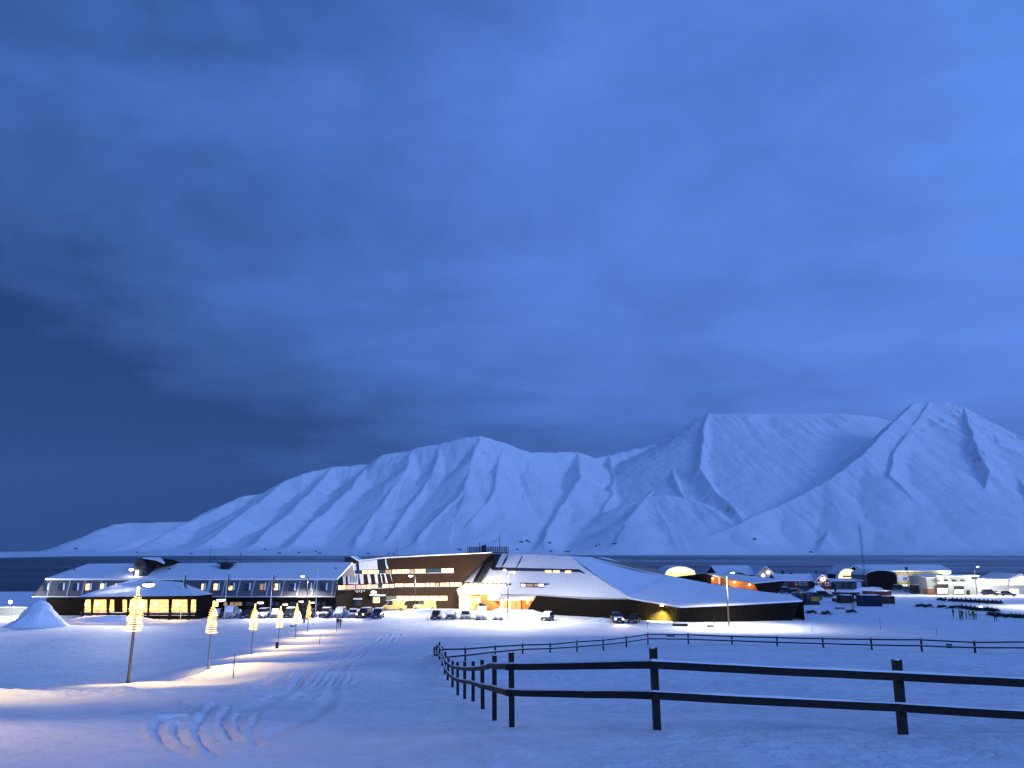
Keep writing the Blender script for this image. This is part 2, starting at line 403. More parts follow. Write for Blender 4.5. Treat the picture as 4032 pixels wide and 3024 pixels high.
def crop1(pts): return [(a*.633, 2400+b*.633) for a, b in pts]
raw = [([(1150, 668), (1030, 668), (975, 695), (985, 760), (1050, 840), (1180, 915)], .42, .26, .12),
       ([(1330, 590), (1250, 680), (1215, 740), (1270, 830), (1340, 905)], .36, .22, .12),
       ([(1420, 610), (1368, 680), (1400, 740), (1480, 830)], .34, .20, .10),
       ([(1110, 700), (1085, 745), (1120, 805), (1200, 870)], .28, .16, .09),
       ([(1600, 650), (1592, 700), (1560, 760), (1620, 860)], .30, .14, .09),
       ([(1480, 650), (1470, 720), (1540, 800)], .26, .12, .08),
       ([(1130, 560), (1200, 620), (1250, 660)], .30, .14, .08),
       ([(1500, 510), (1540, 470), (1590, 450)], .4, .16, .12)]
for i in range(9):
    x0 = 1760+i*48; y0 = 455+((i*37) % 40)
    raw.append(([(x0, y0), (x0+40, y0-45), (x0+85-i*6, y0-95+i*5)], .45, .20-.012*i, .12))
for i in range(5):
    x0 = 1560+i*90; raw.append(([(x0, 560+((i*53) % 50)), (x0+40, 535), (x0+90, 528)], .4, .12, .08))
tmp = []
for pts, wd, dp, bm in raw:
    tmp.append((np.array([[*pix_ground(a, b)[:2]] for a, b in crop1(pts)]), wd*.24, dp*.34, bm*.42))
for k in range(2):   # faint vehicle ruts down the lane
    for off in (0, 1.7):
        tmp.append((np.array([[-6+off-2.5*k, 14], [-7+off-2*k, 24], [-10.5+off-1.5*k, 40], [-14+off-k, 60], [-17+off, 90], [-19+off, 125]], float), .22, .06, .03))
# smooth polylines
def smooth_pl(p, it=3):
    for _ in range(it):
        q = [p[0]]
        for a, b in zip(p[:-1], p[1:]): q += [a*.75+b*.25, a*.25+b*.75]
        q.append(p[-1]); p = np.array(q)
    return p
GROOVES = [(smooth_pl(p, 2), w, d, b) for p, w, d, b in tmp]

def sheet(name, X, Y, Z, material, extra=None):
    nr, nc = X.shape
    v = np.stack([X, Y, Z], -1).reshape(-1, 3)
    i = np.arange(nr-1)[:, None]*nc + np.arange(nc-1)[None]
    q = np.stack([i, i+1, i+nc+1, i+nc], -1).reshape(-1, 4)
    me = bpy.data.meshes.new(name); me.vertices.add(len(v)); me.vertices.foreach_set('co', v.ravel())
    me.loops.add(q.size); me.loops.foreach_set('vertex_index', q.ravel())
    me.polygons.add(len(q)); me.polygons.foreach_set('loop_start', np.arange(0, q.size, 4)); me.polygons.foreach_set('loop_total', np.full(len(q), 4))
    me.polygons.foreach_set('use_smooth', np.ones(len(q), bool)); me.update(); me.validate()
    return link(name, me, material)
s = np.concatenate([np.linspace(-6, -.80, 36)[:-1], np.linspace(-.80, -.56, 70)[:-1], np.linspace(-.56, -.06, 400)[:-1], np.linspace(-.06, .78, 300), np.linspace(.78, 6, 36)[1:]])
rows = np.concatenate([np.linspace(-400, 2, 40)[:-1], np.linspace(2, 12, 50)[:-1], np.linspace(12, 33, 390)[:-1], np.geomspace(40, 187, 400)-7, np.linspace(181, 640, 70)])
Yg = np.repeat(rows[:, None], len(s), 1)
Xg = s[None]*(np.abs(rows)[:, None]+7)
Zg = CZ + ground_rel(Xg, Yg)
snowfield = sheet('snow_ground', Xg, Yg, Zg, M['snow']); tag(snowfield, 'snow covered ground sloping down to the buildings with plough marks and drifts', kind='structure')

# ------------------------------------------------------------------ fjord
mw = bpy.data.materials.new('fjord_water'); mw.use_nodes = True; t = mw.node_tree; b = t.nodes['Principled BSDF']
b.inputs['Base Color'].default_value = (.006, .018, .05, 1); b.inputs['Roughness'].default_value = .30; b.inputs['IOR'].default_value = 1.33
g = t.nodes.new('ShaderNodeTexCoord'); mpn = t.nodes.new('ShaderNodeMapping'); mpn.inputs['Scale'].default_value = (.0011, .006, 1); t.links.new(g.outputs['Object'], mpn.inputs[0])
nz = t.nodes.new('ShaderNodeTexNoise'); nz.inputs['Scale'].default_value = 1; nz.inputs['Detail'].default_value = 6; t.links.new(mpn.outputs[0], nz.inputs['Vector'])
mr = t.nodes.new('ShaderNodeMapRange'); mr.inputs[1].default_value = .35; mr.inputs[2].default_value = .65; mr.inputs[3].default_value = .18; mr.inputs[4].default_value = .5
t.links.new(nz.outputs[0], mr.inputs[0]); t.links.new(mr.outputs[0], b.inputs['Roughness'])
nz2 = t.nodes.new('ShaderNodeTexNoise'); nz2.inputs['Scale'].default_value = .12; nz2.inputs['Detail'].default_value = 5; t.links.new(g.outputs['Object'], nz2.inputs['Vector'])
bp = t.nodes.new('ShaderNodeBump'); bp.inputs['Strength'].default_value = .6; bp.inputs['Distance'].default_value = 1.2; t.links.new(nz2.outputs[0], bp.inputs['Height']); t.links.new(bp.outputs[0], b.inputs['Normal'])
wx = np.linspace(-11500, 11500, 30); wy = np.linspace(300, 12000, 30); WY, WX = np.meshgrid(wy, wx, indexing='ij')
tag(sheet('fjord_water', WX, WY, np.zeros_like(WX), mw), 'dark blue fjord water', kind='structure')

# ------------------------------------------------------------------ mountains across the fjord
crests = [  # crest lines: (photo x, photo y, metres ahead), falloff slope
 ([(150, 2181, 4300), (330, 2134, 4500), (440, 2069, 4600), (500, 2060, 4700), (740, 2054, 4900)], .45),
 ([(740, 2054, 4650), (800, 2022, 4650), (900, 1977, 4700), (960, 1952, 4750), (1020, 1946, 4800), (1120, 1892, 4850), (1200, 1862, 4900), (1300, 1840, 4950), (1450, 1827, 4950), (1500, 1791, 4900), (1580, 1776, 4900), (1740, 1745, 4900), (1830, 1722, 4900), (1890, 1716, 4900), (1960, 1735, 4950), (2030, 1760, 5000), (2090, 1780, 5100), (2270, 1778, 5300), (2330, 1800, 5500)], .92),
 ([(2330, 1800, 5500), (2400, 1790, 5600), (2560, 1750, 5700), (2620, 1720, 5700), (2700, 1670, 5700), (2790, 1627, 5700)], 1.15),
 ([(2790, 1627, 5700), (3050, 1626, 5750), (3300, 1626, 5850), (3450, 1640, 5950), (3700, 1700, 6100)], .64),
 ([(3600, 1584, 5100), (3720, 1580, 5100), (3780, 1597, 5100), (3830, 1618, 5100), (3900, 1660, 5100), (3960, 1690, 5100), (4040, 1732, 5100), (4300, 1790, 5000), (4700, 1700, 5200), (5300, 1650, 5400)], 1.35),
 ([(2450, 1990, 4250), (2540, 1957, 4300), (2620, 1948, 4300), (2720, 1962, 4300), (2830, 2030, 4050), (2900, 2075, 3900)], .50), ([(2540, 1957, 4300), (2470, 2040, 3950), (2440, 2110, 3780)], .5),
]
spurs = [   # descending ribs; their distances follow from an even fall to the shore
 ([(760, 2048, 4600), (640, 2095), (480, 2150), (400, 2170)], .7), ([(900, 1977, 4700), (800, 2030), (640, 2110), (560, 2150)], .55), 
 ([(1120, 1892, 4850), (1030, 1970), (900, 2060), (800, 2140)], .6), 
 ([(1310, 1840, 4950), (1240, 1920), (1120, 2030), (1000, 2140)], .62), ([(1450, 1827, 4950), (1380, 1920), (1260, 2030), (1150, 2135)], .68),
 ([(1620, 1768, 4900), (1590, 1860), (1500, 1980), (1400, 2130)], .66), ([(1740, 1745, 4900), (1705, 1850), (1640, 1960), (1530, 2120)], .7),
 ([(1890, 1716, 4900), (1860, 1820), (1830, 1920), (1730, 2030), (1640, 2130)], .72), ([(1980, 1745, 4970), (1960, 1840), (1950, 1930), (1860, 2050), (1780, 2140)], .8),
 ([(2090, 1780, 5100), (2080, 1850), (2080, 1915), (2040, 2000), (1960, 2120)], .62), ([(2270, 1780, 5300), (2290, 1870), (2250, 1940), (2190, 2040), (2140, 2130)], .60),
 ([(2400, 1790, 5600), (2420, 1870), (2400, 1950), (2360, 2060)], .7), ([(2560, 1750, 5700), (2540, 1830), (2570, 1910), (2550, 1950)], 1.05), ([(2660, 1695, 5700), (2640, 1790), (2660, 1880), (2700, 1960)], 1.05),
 ([(2790, 1627, 5700), (2765, 1740), (2760, 1840), (2820, 1930), (2900, 2010), (2960, 2090)], .95),
 ([(3600, 1584, 5100), (3490, 1690), (3390, 1790), (3260, 1890), (3080, 1985), (2900, 2065), (2720, 2135)], .78),
 ([(3660, 1582, 5100), (3590, 1690), (3510, 1790), (3500, 1870), (3580, 1950), (3700, 2040), (3800, 2120)], 1.05),
 ([(3800, 1603, 5100), (3830, 1730), (3900, 1850), (3880, 1960), (3830, 2060)], 1.1),
 ([(3900, 1660, 5100), (3960, 1790), (4040, 1900), (4080, 2010)], .9), ([(4140, 1760, 5060), (4100, 1860), (3960, 1960), (3820, 2060), (3700, 2130)], .75), ([(3390, 1790, 4870), (3330, 1900), (3290, 2010), (3250, 2120)], .6),
 ([(4300, 1790, 5000), (4300, 1950), (4250, 2100)], .8), ([(4700, 1700, 5200), (4600, 1900), (4450, 2100)], .8), ([(5300, 1650, 5400), (5200, 1900), (5100, 2100)], .8),
]
ridges = [(p, k) for p, k in crests]
for pl, k in spurs:
    x0, y0, d0 = pl[0]; z0 = CZ + tv(y0)*d0; g_ = (z0-15)/(d0-3690.0)
    o_ = [pl[0]]
    for j, (x, y) in enumerate(pl[1:]):
        d = (z0 - g_*d0 - CZ)/(tv(y)-g_); bow = 1+.012*math.sin(j*2.1+x)
        o_.append((x, y, max(3640, min(d*bow, o_[-1][2]-25))))
    ridges.append((o_, k))
az = np.concatenate([np.linspace(-2500, -200, 60)[:-1], np.linspace(-200, 4250, 800), np.linspace(4250, 6000, 90)[1:]])
Dm = np.concatenate([np.linspace(2450, 3600, 50)[:-1], np.linspace(3600, 5300, 280), np.linspace(5300, 6900, 100)[1:]])
MD = np.repeat(Dm[:, None], len(az), 1); MX = (az[None]-W0/2)/3106.0*MD
H = np.full(MX.shape, -400.0)
wob = 26*fbm(MX/260, MD/260, 3, 41); wob2 = 26*fbm(MX/260, MD/260, 3, 47)
QX = MX + wob; QY = MD + wob2
for ri, (pl, k) in enumerate(ridges):
    pts = [P(*p) for p in pl]; best = np.full(MX.shape, -1e9); s0 = 0.0
    for a, b in zip(pts[:-1], pts[1:]):
        d = b-a; L2 = d.x**2+d.y**2; Ls = math.sqrt(L2)
        tt = np.clip(((QX-a.x)*d.x+(QY-a.y)*d.y)/L2, 0, 1)
        dist = np.hypot(QX-a.x-tt*d.x, QY-a.y-tt*d.y)
        sd_ = np.sign((QX-a.x)*d.y-(QY-a.y)*d.x)
        s_ = s0 + tt*Ls; s0 += Ls
        hz = a.z + tt*d.z
        rib = np.abs(fbm(s_/230+7*sd_, dist/1600+ri*3.1, 3, 61))*2 - .5
        rib2 = np.abs(fbm(s_/42+5*sd_, dist/420+ri*1.7, 2, 71))*2 - .5
        env = np.clip(dist/120, 0, 1)*np.exp(-dist/1300)
        h_ = hz - k*dist*(1-.18*np.clip(dist/900, 0, 1)) + env*(-30*rib) - 9*rib2*np.clip(dist/90, 0, 1)*np.exp(-dist/450)
        best = np.maximum(best, h_)
    H = smin_max(H, best, 9.0)
shore = np.interp(az, [-2500, 0, 300, 900, 1500, 2500, 3300, 4032, 6000], [2470, 2530, 3080, 3330, 3450, 3650, 3650, 3300, 3100])[None]
shore = shore + 40*fbm(MX/300, MX*0+3, 3, 51)
apron = (MD-shore)*.07; apron = np.minimum(apron, 60 + (MD-shore)*.012)
land = np.interp(az, [-2500, 0, 150, 450, 1000, 6000], [.01, .02, .05, .3, 1, 1])[None]
H = smin_max(H, apron*land + 0, 30.0)
slopey = np.clip((H-60)/450, 0, 1)
# gullies: ridged noise stretched down the slopes
gul = 1-np.abs(fbm(MX/110+.25*MD/110, MD/520, 4, 61))*2.2
fine = 1-np.abs(fbm(MX/38+.2*MD/60, MD/160, 3, 71))*2.2
H = H + slopey*(4*(fine-.6)) + 5*fbm(MX/60, MD/60, 3, 81)*np.clip(H/80, 0, 1)
cliff = np.exp(-((H-560)/45)**2)*sstep(-1100, -300, MX)*0 
H = H - 10*sstep(0, -120, MD-shore)-2*(MD < shore)
mm = bpy.data.materials.new('mountain_snow'); mm.use_nodes = True; t = mm.node_tree; b = t.nodes['Principled BSDF']; b.inputs['Roughness'].default_value = .9; b.inputs['Specular IOR Level'].default_value = .05
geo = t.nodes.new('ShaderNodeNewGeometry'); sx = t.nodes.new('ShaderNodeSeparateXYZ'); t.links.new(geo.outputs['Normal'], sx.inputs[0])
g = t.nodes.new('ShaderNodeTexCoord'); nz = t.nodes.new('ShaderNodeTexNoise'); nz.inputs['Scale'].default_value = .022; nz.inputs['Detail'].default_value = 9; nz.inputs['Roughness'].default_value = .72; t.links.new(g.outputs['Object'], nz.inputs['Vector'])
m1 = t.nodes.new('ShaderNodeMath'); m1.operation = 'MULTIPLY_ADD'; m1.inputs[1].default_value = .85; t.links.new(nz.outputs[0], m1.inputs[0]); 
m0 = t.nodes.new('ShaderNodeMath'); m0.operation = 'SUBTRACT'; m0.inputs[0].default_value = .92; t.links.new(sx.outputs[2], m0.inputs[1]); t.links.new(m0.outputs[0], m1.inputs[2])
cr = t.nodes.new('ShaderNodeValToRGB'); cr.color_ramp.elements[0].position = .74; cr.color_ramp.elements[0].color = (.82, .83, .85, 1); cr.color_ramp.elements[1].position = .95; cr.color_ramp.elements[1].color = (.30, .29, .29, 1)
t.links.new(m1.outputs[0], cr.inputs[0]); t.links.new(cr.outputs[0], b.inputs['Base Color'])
nb = t.nodes.new('ShaderNodeTexNoise'); nb.inputs['Scale'].default_value = .03; nb.inputs['Detail'].default_value = 8; nb.inputs['Roughness'].default_value = .65; t.links.new(g.outputs['Object'], nb.inputs['Vector'])
bp = t.nodes.new('ShaderNodeBump'); bp.inputs['Strength'].default_value = .5; bp.inputs['Distance'].default_value = 6; t.links.new(nb.outputs[0], bp.inputs['Height']); t.links.new(bp.outputs[0], b.inputs['Normal'])
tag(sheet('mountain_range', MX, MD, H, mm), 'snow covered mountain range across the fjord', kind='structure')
def far_ground(px, D):
    i = np.argmin(np.abs(az-px)); j = np.argmin(np.abs(Dm-D)); return float(H[j, i])

exec_parts = True
# ================================================================== THE LONG WING (mansard)
D0 = 160.0
def wall_quad(x0, x1, y0, y1, D): return [P(x0, y1, D), P(x1, y1, D), P(x1, y0, D), P(x0, y0, D)]
zb = CZ-13.2-.8
xl = P(128, 2347, D0).x; xr = P(1318, 2347, D0).x
ze = P(700, 2347, D0).z                     # foot of the mansard
zt = P(700, 2283, D0+2.0).z; zr = P(700, 2226, D0+11).z
wing = thing('mansard_wing', ((xl+xr)/2, D0+10, CZ-13.2), 'long dark wing with sloping sheet front, small dormer windows and snow covered roof', 'building')
R = Rel(wing)
w_ = MB(); w_.box(((xl+xr)/2+1, D0+12.4, (zb+ze)/2), (xr-xl-2.0, 22, ze-zb)); R.part('wall', w_, M['brown_wall'])
mans = MB()
hipx = 2.3
A = Vector((xl, D0, ze)); B = Vector((xr, D0, ze)); C1 = Vector((xr, D0+2, zt)); D1 = Vector((xl+hipx*.45, D0+2, zt))
mans.prism([A, B, C1, D1], (0, .35, -.05)); R.part('mansard_front', mans, M['mansard'])
mm_ = MB(); mm_.prism([A, D1, Vector((xl+hipx*.45, D0+20, zt)), Vector((xl, D0+22, ze))], (.35, 0, 0)); R.part('mansard_side', mm_, M['mansard'])
rf = MB()
E = Vector((xl+hipx*2.0, D0+11, zr)); Fp = Vector((P(1388, 2220, D0+11).x, D0+11, zr+.3)); ov = Vector((0, -.25, -.06))
rf.prism([D1+ov, C1+ov, Fp, E], (0, .0, .35))
rf.prism([E, Fp, Vector((xr, D0+20, zt)), Vector((xl+hipx*.45, D0+20, zt))], (0, 0, .35))
rf.prism([D1+ov, E, Vector((xl+hipx*.45, D0+20, zt))], (0, 0, .35))
R.part('roof', rf, M['roof_snow'])
mp_ = Plane(A, B, C1)
fl = MB(); fl.box(((xl+xr)/2, D0-.05, ze-.1), (xr-xl, .3, .22)); R.part('eave_board', fl, M['batten'])
bx_ = []
for k in (530, 740, 905, 1080): bx_.append(0+k/2.765)
bx_ += [700+k/2.765 for k in (330, 495, 655, 815, 980, 1140, 1310, 1470, 1690)] + [620, 668]
for x in bx_:
    a = mp_.at(x-6, 2346, .06); c = mp_.at(x+10 if x < 1300 else x+2, 2284, .06)
    if x < 250: c = mp_.at(x+10, 2284, .06)
    wd = .10 if abs(x-819) > 4 else .30
    m = MB(); m.prism([a-Vector((wd, 0, 0)), a+Vector((wd, 0, 0)), c+Vector((wd, 0, 0)), c-Vector((wd, 0, 0))], (0, .1, 0)); R.part('batten', m, M['batten'])
wins = [(490, 'd', 1), (660, 'd', 1), (815, 'd', 1), (955, 'w', 1), (1115, 'w', 1), (1275, 'w', 1), (1745, 'w', 1), (1900, 'd', 1)]
wl = [(a/2.765, k) for a, k, _ in wins] + [(700+a/2.765, k) for a, k in ((270, 'n'), (412, 'w'), (575, 'h'), (750, 'd'), (915, 's'), (1070, 'w'), (1240, 'd'), (1415, 'd'), (1585, 'd'))]
for x, k in wl:
    hw = 8 if k != 'n' else 4; y0, y1 = 2300, 2325
    q = [mp_.at(x-hw-2, y1+2, .1), mp_.at(x+hw, y1+2, .1), mp_.at(x+hw+3, y0-2, .1), mp_.at(x-hw+1, y0-2, .1)]
    fr = MB(); fr.prism(q, (0, .25, 0)); fo = R.part('window', fr, M['dark_metal'])
    jm = MB(); jm.prism([mp_.at(x+hw+1, y1, .14), mp_.at(x+hw+7, y1, .14), mp_.at(x+hw+9, y0-3, .14), mp_.at(x+hw+4, y0-3, .14)], (0, .3, 0)); R.part('snowy_jamb', jm, M['white'], fo)
    if k in 'dn': yy0, yy1 = y0, y1
    elif k == 'h': yy0, yy1 = y0+8, y1
    else: yy0, yy1 = y0, y1
    q = [mp_.at(x-hw, yy1, .16), mp_.at(x+hw-2, yy1, .16), mp_.at(x+hw, yy0, .16), mp_.at(x-hw+2, yy0, .16)]
    pn = MB(); pn.prism(q, (0, .05, 0)); R.part('pane', pn, {'d': M['win_dark'], 'w': M['win_warm'], 'n': M['win_warm'], 'h': M['win_warm'], 's': M['win_dim']}[k], fo)
gp = Plane(Vector((xl, D0+1.4, zb)), Vector((xr, D0+1.4, zb)), Vector((xl, D0+1.4, ze)))
def pane_rect(R, plane, x0, x1, y0, y1, off, mt, name='window', frame=None, thick=.08, fmat=None, y0b=None, y1b=None):
    y0b = y0 if y0b is None else y0b; y1b = y1 if y1b is None else y1b
    n = plane.n
    fr = MB(); e = 1.2
    fr.prism([plane.at(x0-e, y1+e, off*.5), plane.at(x1+e, y1b+e, off*.5), plane.at(x1+e, y0b-e, off*.5), plane.at(x0-e, y0-e, off*.5)], -n*thick)
    fo = R.part(name, fr, fmat or M['dark_metal'])
    pn = MB(); pn.prism([plane.at(x0, y1, off), plane.at(x1, y1b, off), plane.at(x1, y0b, off), plane.at(x0, y0, off)], -n*thick*.5)
    R.part('pane', pn, mt, fo); return fo
for cx in (520, 590, 640, 680, 760, 800, 870, 920, 1030, 1085, 1180, 1240, 1290, 1370, 1430, 1530, 1590):
    x = 700+cx/2.765; pane_rect(R, gp, x-7, x+7, 2371, 2384, .12, M['win_dim'] if cx < 760 else M['win_dark'], name='ground_floor_window')
pane_rect(R, gp, 812, 860, 2368, 2388, .12, M['win_warm'], name='ground_floor_window')
# roof furniture
m = MB(); m.box(P(893, 2234, D0+8), (1.9, 2.4, 1.7)); m.box(P(893, 2217, D0+8)+Vector((0, 0, 0)), (3.1, 2.8, .3)); m.tube([P(893, 2217, D0+8), P(893, 2199, D0+8)], .05); R.part('roof_vent', m, M['black'])
for x, y in ((293, 2241), (1084, 2242), (1323, 2236), (668, 2238)):
    m = MB(); m.tube([P(x, y+5, D0+7), P(x, y-2, D0+7)], .14); R.part('vent_pipe', m, M['dark_metal'])
m = MB(); m.prism([P(1357, 2218, 182), P(1404, 2218, 182), P(1412, 2212, 182), P(1398, 2205, 182), P(1380, 2193, 182), P(1357, 2193, 182)], (0, 6, 0)); R.part('roof_hatch', m, M['black'])
m = MB(); m.prism([P(1378, 2190, 181.9), P(1399, 2203, 181.9), P(1414, 2212, 181.9), P(1420, 2212, 181.9), P(1386, 2190, 181.9)], (0, 6, 0)); R.part('snow_wedge', m, M['roof_snow'])
# tower with glass
tw = thing('glazed_turret', G(551, D0+4), 'small dark glazed turret rising above the wing roof behind the glass pavilion', 'tower'); R = Rel(tw)
m = MB(); Dq = D0+3
m.prism([P(519, 2300, Dq), P(580, 2300, Dq), P(576, 2222, Dq), P(556, 2200, Dq), P(548, 2198, Dq), P(527, 2222, Dq)], (0, 4, 0)); R.part('frame', m, M['dark_metal'])
tp = Plane(P(519, 2300, Dq-.02), P(580, 2300, Dq-.02), P(548, 2198, Dq-.02))
for x0, x1 in ((529, 544), (560, 574)):
    for y0, y1 in ((2225, 2240), (2243, 2256), (2259, 2274)):
        m = MB(); m.prism([tp.at(x0, y1, .08), tp.at(x1, y1, .08), tp.at(x1, y0, .08), tp.at(x0, y0, .08)], (0, .05, 0)); R.part('pane', m, M['win_dark'])
m = MB(); m.box(tp.at(541, 2256, .3), (.35, .3, 1.0)); R.part('lamp', m, M['lamp_white'])
m = MB(); m.ell(tp.at(521, 2243, .5), (.42, .3, .22)); R.part('floodlight', m, M['lamp_white'])
m = MB(); m.prism([P(556, 2200, Dq+1), P(615, 2208, Dq+1), P(644, 2221, Dq+1), P(632, 2226, Dq+1), P(556, 2226, Dq+1)], (0, 9, 0)); R.part('side_gable', m, M['brown_wall'])
m = MB(); m.prism([P(560, 2199, Dq+.9), P(628, 2199, Dq+5), P(650, 2219, Dq+5), P(646, 2221, Dq+.9), P(615, 2207, Dq+.9)], (0, .3, .25)); R.part('side_roof', m, M['roof_snow'])
def add_light(name, loc, power, color, kind='POINT', radius=.15, target=None, spot=None, blend=.6, parent=None):
    l = bpy.data.lights.new(name, kind); l.energy = power; l.color = color
    l.shadow_soft_size = radius
    if kind == 'SPOT': l.spot_size = math.radians(spot); l.spot_blend = blend
    o = bpy.data.objects.new(name, l); COL.objects.link(o); o.location = loc
    if target is not None: o.rotation_euler = (Vector(loc)-Vector(target)).to_track_quat('Z', 'Y').to_euler()
    if parent is not None:
        o.location = Vector(loc) - Vector(parent.location); o.parent = parent
        if parent.rotation_euler.z: pass
    return o
WHITE = (1, .95, .82); WARM = (1, .68, .32)
add_light('flood', tp.at(521, 2243, 1.2), 42000, WHITE, 'SPOT', .3, G(330, 132, 2455), 66, 1.0, tw)

# ================================================================== GLASS PAVILION
Dp = 151.0
pv = thing('glass_pavilion', G(540, Dp+5), 'low pavilion with a snowy hipped roof and a band of glowing yellow windows', 'pavilion'); R = Rel(pv)
pz = P(540, 2350, Dp).z
m = MB()
e = [P(303, 2351, Dp), P(770, 2346, Dp), Vector((P(770, 2346, Dp).x, Dp+9, pz)), Vector((P(303, 2351, Dp).x, Dp+9, pz))]
ap = [P(517, 2284, Dp+6.5), P(590, 2282, Dp+6.5)]
lo = [P(455, 2301, Dp+5), P(680, 2312, Dp+3.5), P(709, 2292, Dp+6), P(735, 2306, Dp+4.5)]
verts = e + ap + lo + [P(350, 2334, Dp+1.8), P(640, 2298, Dp+5.2)]
m.v = [tuple(v) for v in verts]
m.f = [(0, 1, 7, 11, 5, 4, 6, 10), (1, 9, 8, 7), (1, 2, 8, 9), (2, 5, 11, 7, 8), (2, 3, 4, 5), (3, 0, 10, 6, 4), (3, 2, 1, 0)]
m.mi = [0]*7; m.sm = [False]*7
me = m.mesh('r'); bm = bmesh.new(); bm.from_mesh(me); bmesh.ops.triangulate(bm, faces=bm.faces[:]); bmesh.ops.recalc_face_normals(bm, faces=bm.faces[:]); bm.to_mesh(me); bm.free()
for v in me.vertices: v.co = v.co - R.o
link('snowy_roof', me, M['roof_snow'], pv)
m = MB(); m.box(((P(312, 2358, Dp).x+P(765, 2358, Dp).x)/2, Dp+4.4, pz-.3), (P(765, 2358, Dp).x-P(312, 2358, Dp).x, 8.6, .45)); R.part('eave', m, M['brown_wall'])
m = MB(); m.box(((P(322, 2400, Dp+1).x+P(772, 2400, Dp+1).x)/2, Dp+7, (zb+pz)/2-.2), (P(772, 2400, Dp+1).x-P(322, 2400, Dp+1).x, 9, pz-zb-.7)); R.part('core_wall', m, M['brown_wall'])
pp = Plane(Vector((0, Dp+2.45, 0)), Vector((1, Dp+2.45, 0)), Vector((0, Dp+2.45, 1)))
bays = [(331, 358), (365, 419), (432, 450), (484, 500), (505, 550), (556, 580), (588, 664), (675, 738), (752, 772)]
for x0, x1 in bays:
    fo = pane_rect(R, pp, x0, x1, 2361, 2408, .1, M['win_wall_yellow'])
    for yy in (2376, 2391, 2403):
        mu = MB(); mu.prism([pp.at(x0, yy+.8, .14), pp.at(x1, yy+.8, .14), pp.at(x1, yy-.8, .14), pp.at(x0, yy-.8, .14)], (0, .04, 0)); R.part('glazing_bar', mu, M['larch'], fo)
    if x1-x0 > 40:
        mu = MB(); xm = (x0+x1)/2; mu.prism([pp.at(xm-.8, 2408, .15), pp.at(xm+.8, 2408, .15), pp.at(xm+.8, 2361, .15), pp.at(xm-.8, 2361, .15)], (0, .04, 0)); R.part('glazing_bar', mu, M['larch'], fo)
    if x1-x0 > 22:
        gl = MB(); gl.ell(pp.at((x0*.6+x1*.4), 2378, .3), (.3, .12, .3)); R.part('ceiling_lamp', gl, M['lamp_warm'], fo)
for x in (327, 361, 425, 503, 583, 670, 745):
    m = MB(); a = P(x, 2412, Dp+.8); m.tube([Vector((a.x, a.y, zb)), Vector((a.x, a.y, pz-.4))], .22, 6); R.part('column', m, M['brown_wall'])
m = MB(); a = P(318, 2412, Dp+1.2); b = P(770, 2410, Dp+1.2)
m.box(((a.x+b.x)/2, Dp+1.2, a.z), (b.x-a.x, .12, .10)); m.box(((a.x+b.x)/2, Dp+1.2, a.z-.5), (b.x-a.x, .08, .06)); R.part('terrace_rail', m, M['white'])
for i in range(14):
    x = a.x + (b.x-a.x)*i/13
    m = MB(); m.box((x, Dp+1.2, a.z-.7), (.1, .1, 1.4)); R.part('rail_post', m, M['brown_wall'])
for x in (345, 400, 545, 620, 700): add_light('pavilion_glow', P(x, 2395, Dp-1.5), 420, (1, .66, .25), radius=.4, parent=pv)

# ================================================================== WEST BLOCK
wb = thing('copper_block', G(1600, 190), 'tall angular block clad in brown metal with long ribbons of lit windows', 'building'); R = Rel(wb)
pw = Plane(P(1350, 2400, 179.5), P(1810, 2400, 179.5), P(1500, 2199, 183.5))
def poly(R, name, pts, plane, off, mt, thick=.25, parent=None, ext=None, label=None):
    m = MB(); m.prism([plane.at(x, y, off) for x, y in pts], ext or -plane.n*thick); return R.part(name, m, mt, parent, label)
poly(R, 'main_wall', [(1325, 2430), (1807, 2430), (1807, 2336), (1799, 2316), (1822, 2292), (1936, 2179), (1700, 2190), (1520, 2199), (1408, 2211), (1349, 2257), (1322, 2276)], pw, 0, M['copper'], ext=Vector((0, 26, -.4)))
m = MB(); tops = [(1349, 2257), (1408, 2211), (1520, 2199), (1700, 2190), (1936, 2179)]
for a, b in zip(tops[:-1], tops[1:]):
    A_, B_ = pw.at(*a, .1)+Vector((0, 0, .02)), pw.at(*b, .1)+Vector((0, 0, .02))
    m.prism([A_, B_, B_+Vector((0, 26, -.4)), A_+Vector((0, 26, -.4))], (0, 0, .25))
R.part('roof', m, M['roof_snow'])
def c3(p): return [(1300+a/3.687, 2130+b/3.687) for a, b in p]
for pts in ([(180, 475), (375, 322), (382, 425), (335, 432), (250, 490), (225, 520), (228, 630), (192, 645)], [(415, 305), (680, 275), (690, 412), (425, 425)],
            [(255, 520), (290, 485), (402, 478), (408, 632), (262, 628)], [(418, 478), (480, 476), (488, 622), (446, 626)], [(535, 478), (575, 476), (602, 618), (560, 620)],
            [(640, 476), (682, 474), (700, 618), (662, 618)], [(780, 470), (800, 470), (840, 610), (812, 612)], [(885, 545), (870, 470), (876, 470), (908, 608)],
            [(798, 258), (812, 256), (820, 330), (850, 402), (822, 404), (804, 330)], [(725, 474), (737, 474), (765, 615), (752, 615)]):
    poly(R, 'snow_panel', c3(pts), pw, .12, M['facade_snow'], .12)
for i in range(5):
    x = 292+i*22; poly(R, 'vertical_slot', c3([(x, 500), (x+9, 500), (x+9, 605), (x, 605)]), pw, .16, M['black'], .06)
poly(R, 'dark_corner', c3([(85, 550), (182, 470), (190, 648), (90, 655)]), pw, .05, M['black'], .1)
poly(R, 'dark_strip', c3([(382, 320), (410, 308), (420, 424), (392, 430)]), pw, .06, M['black'], .1)
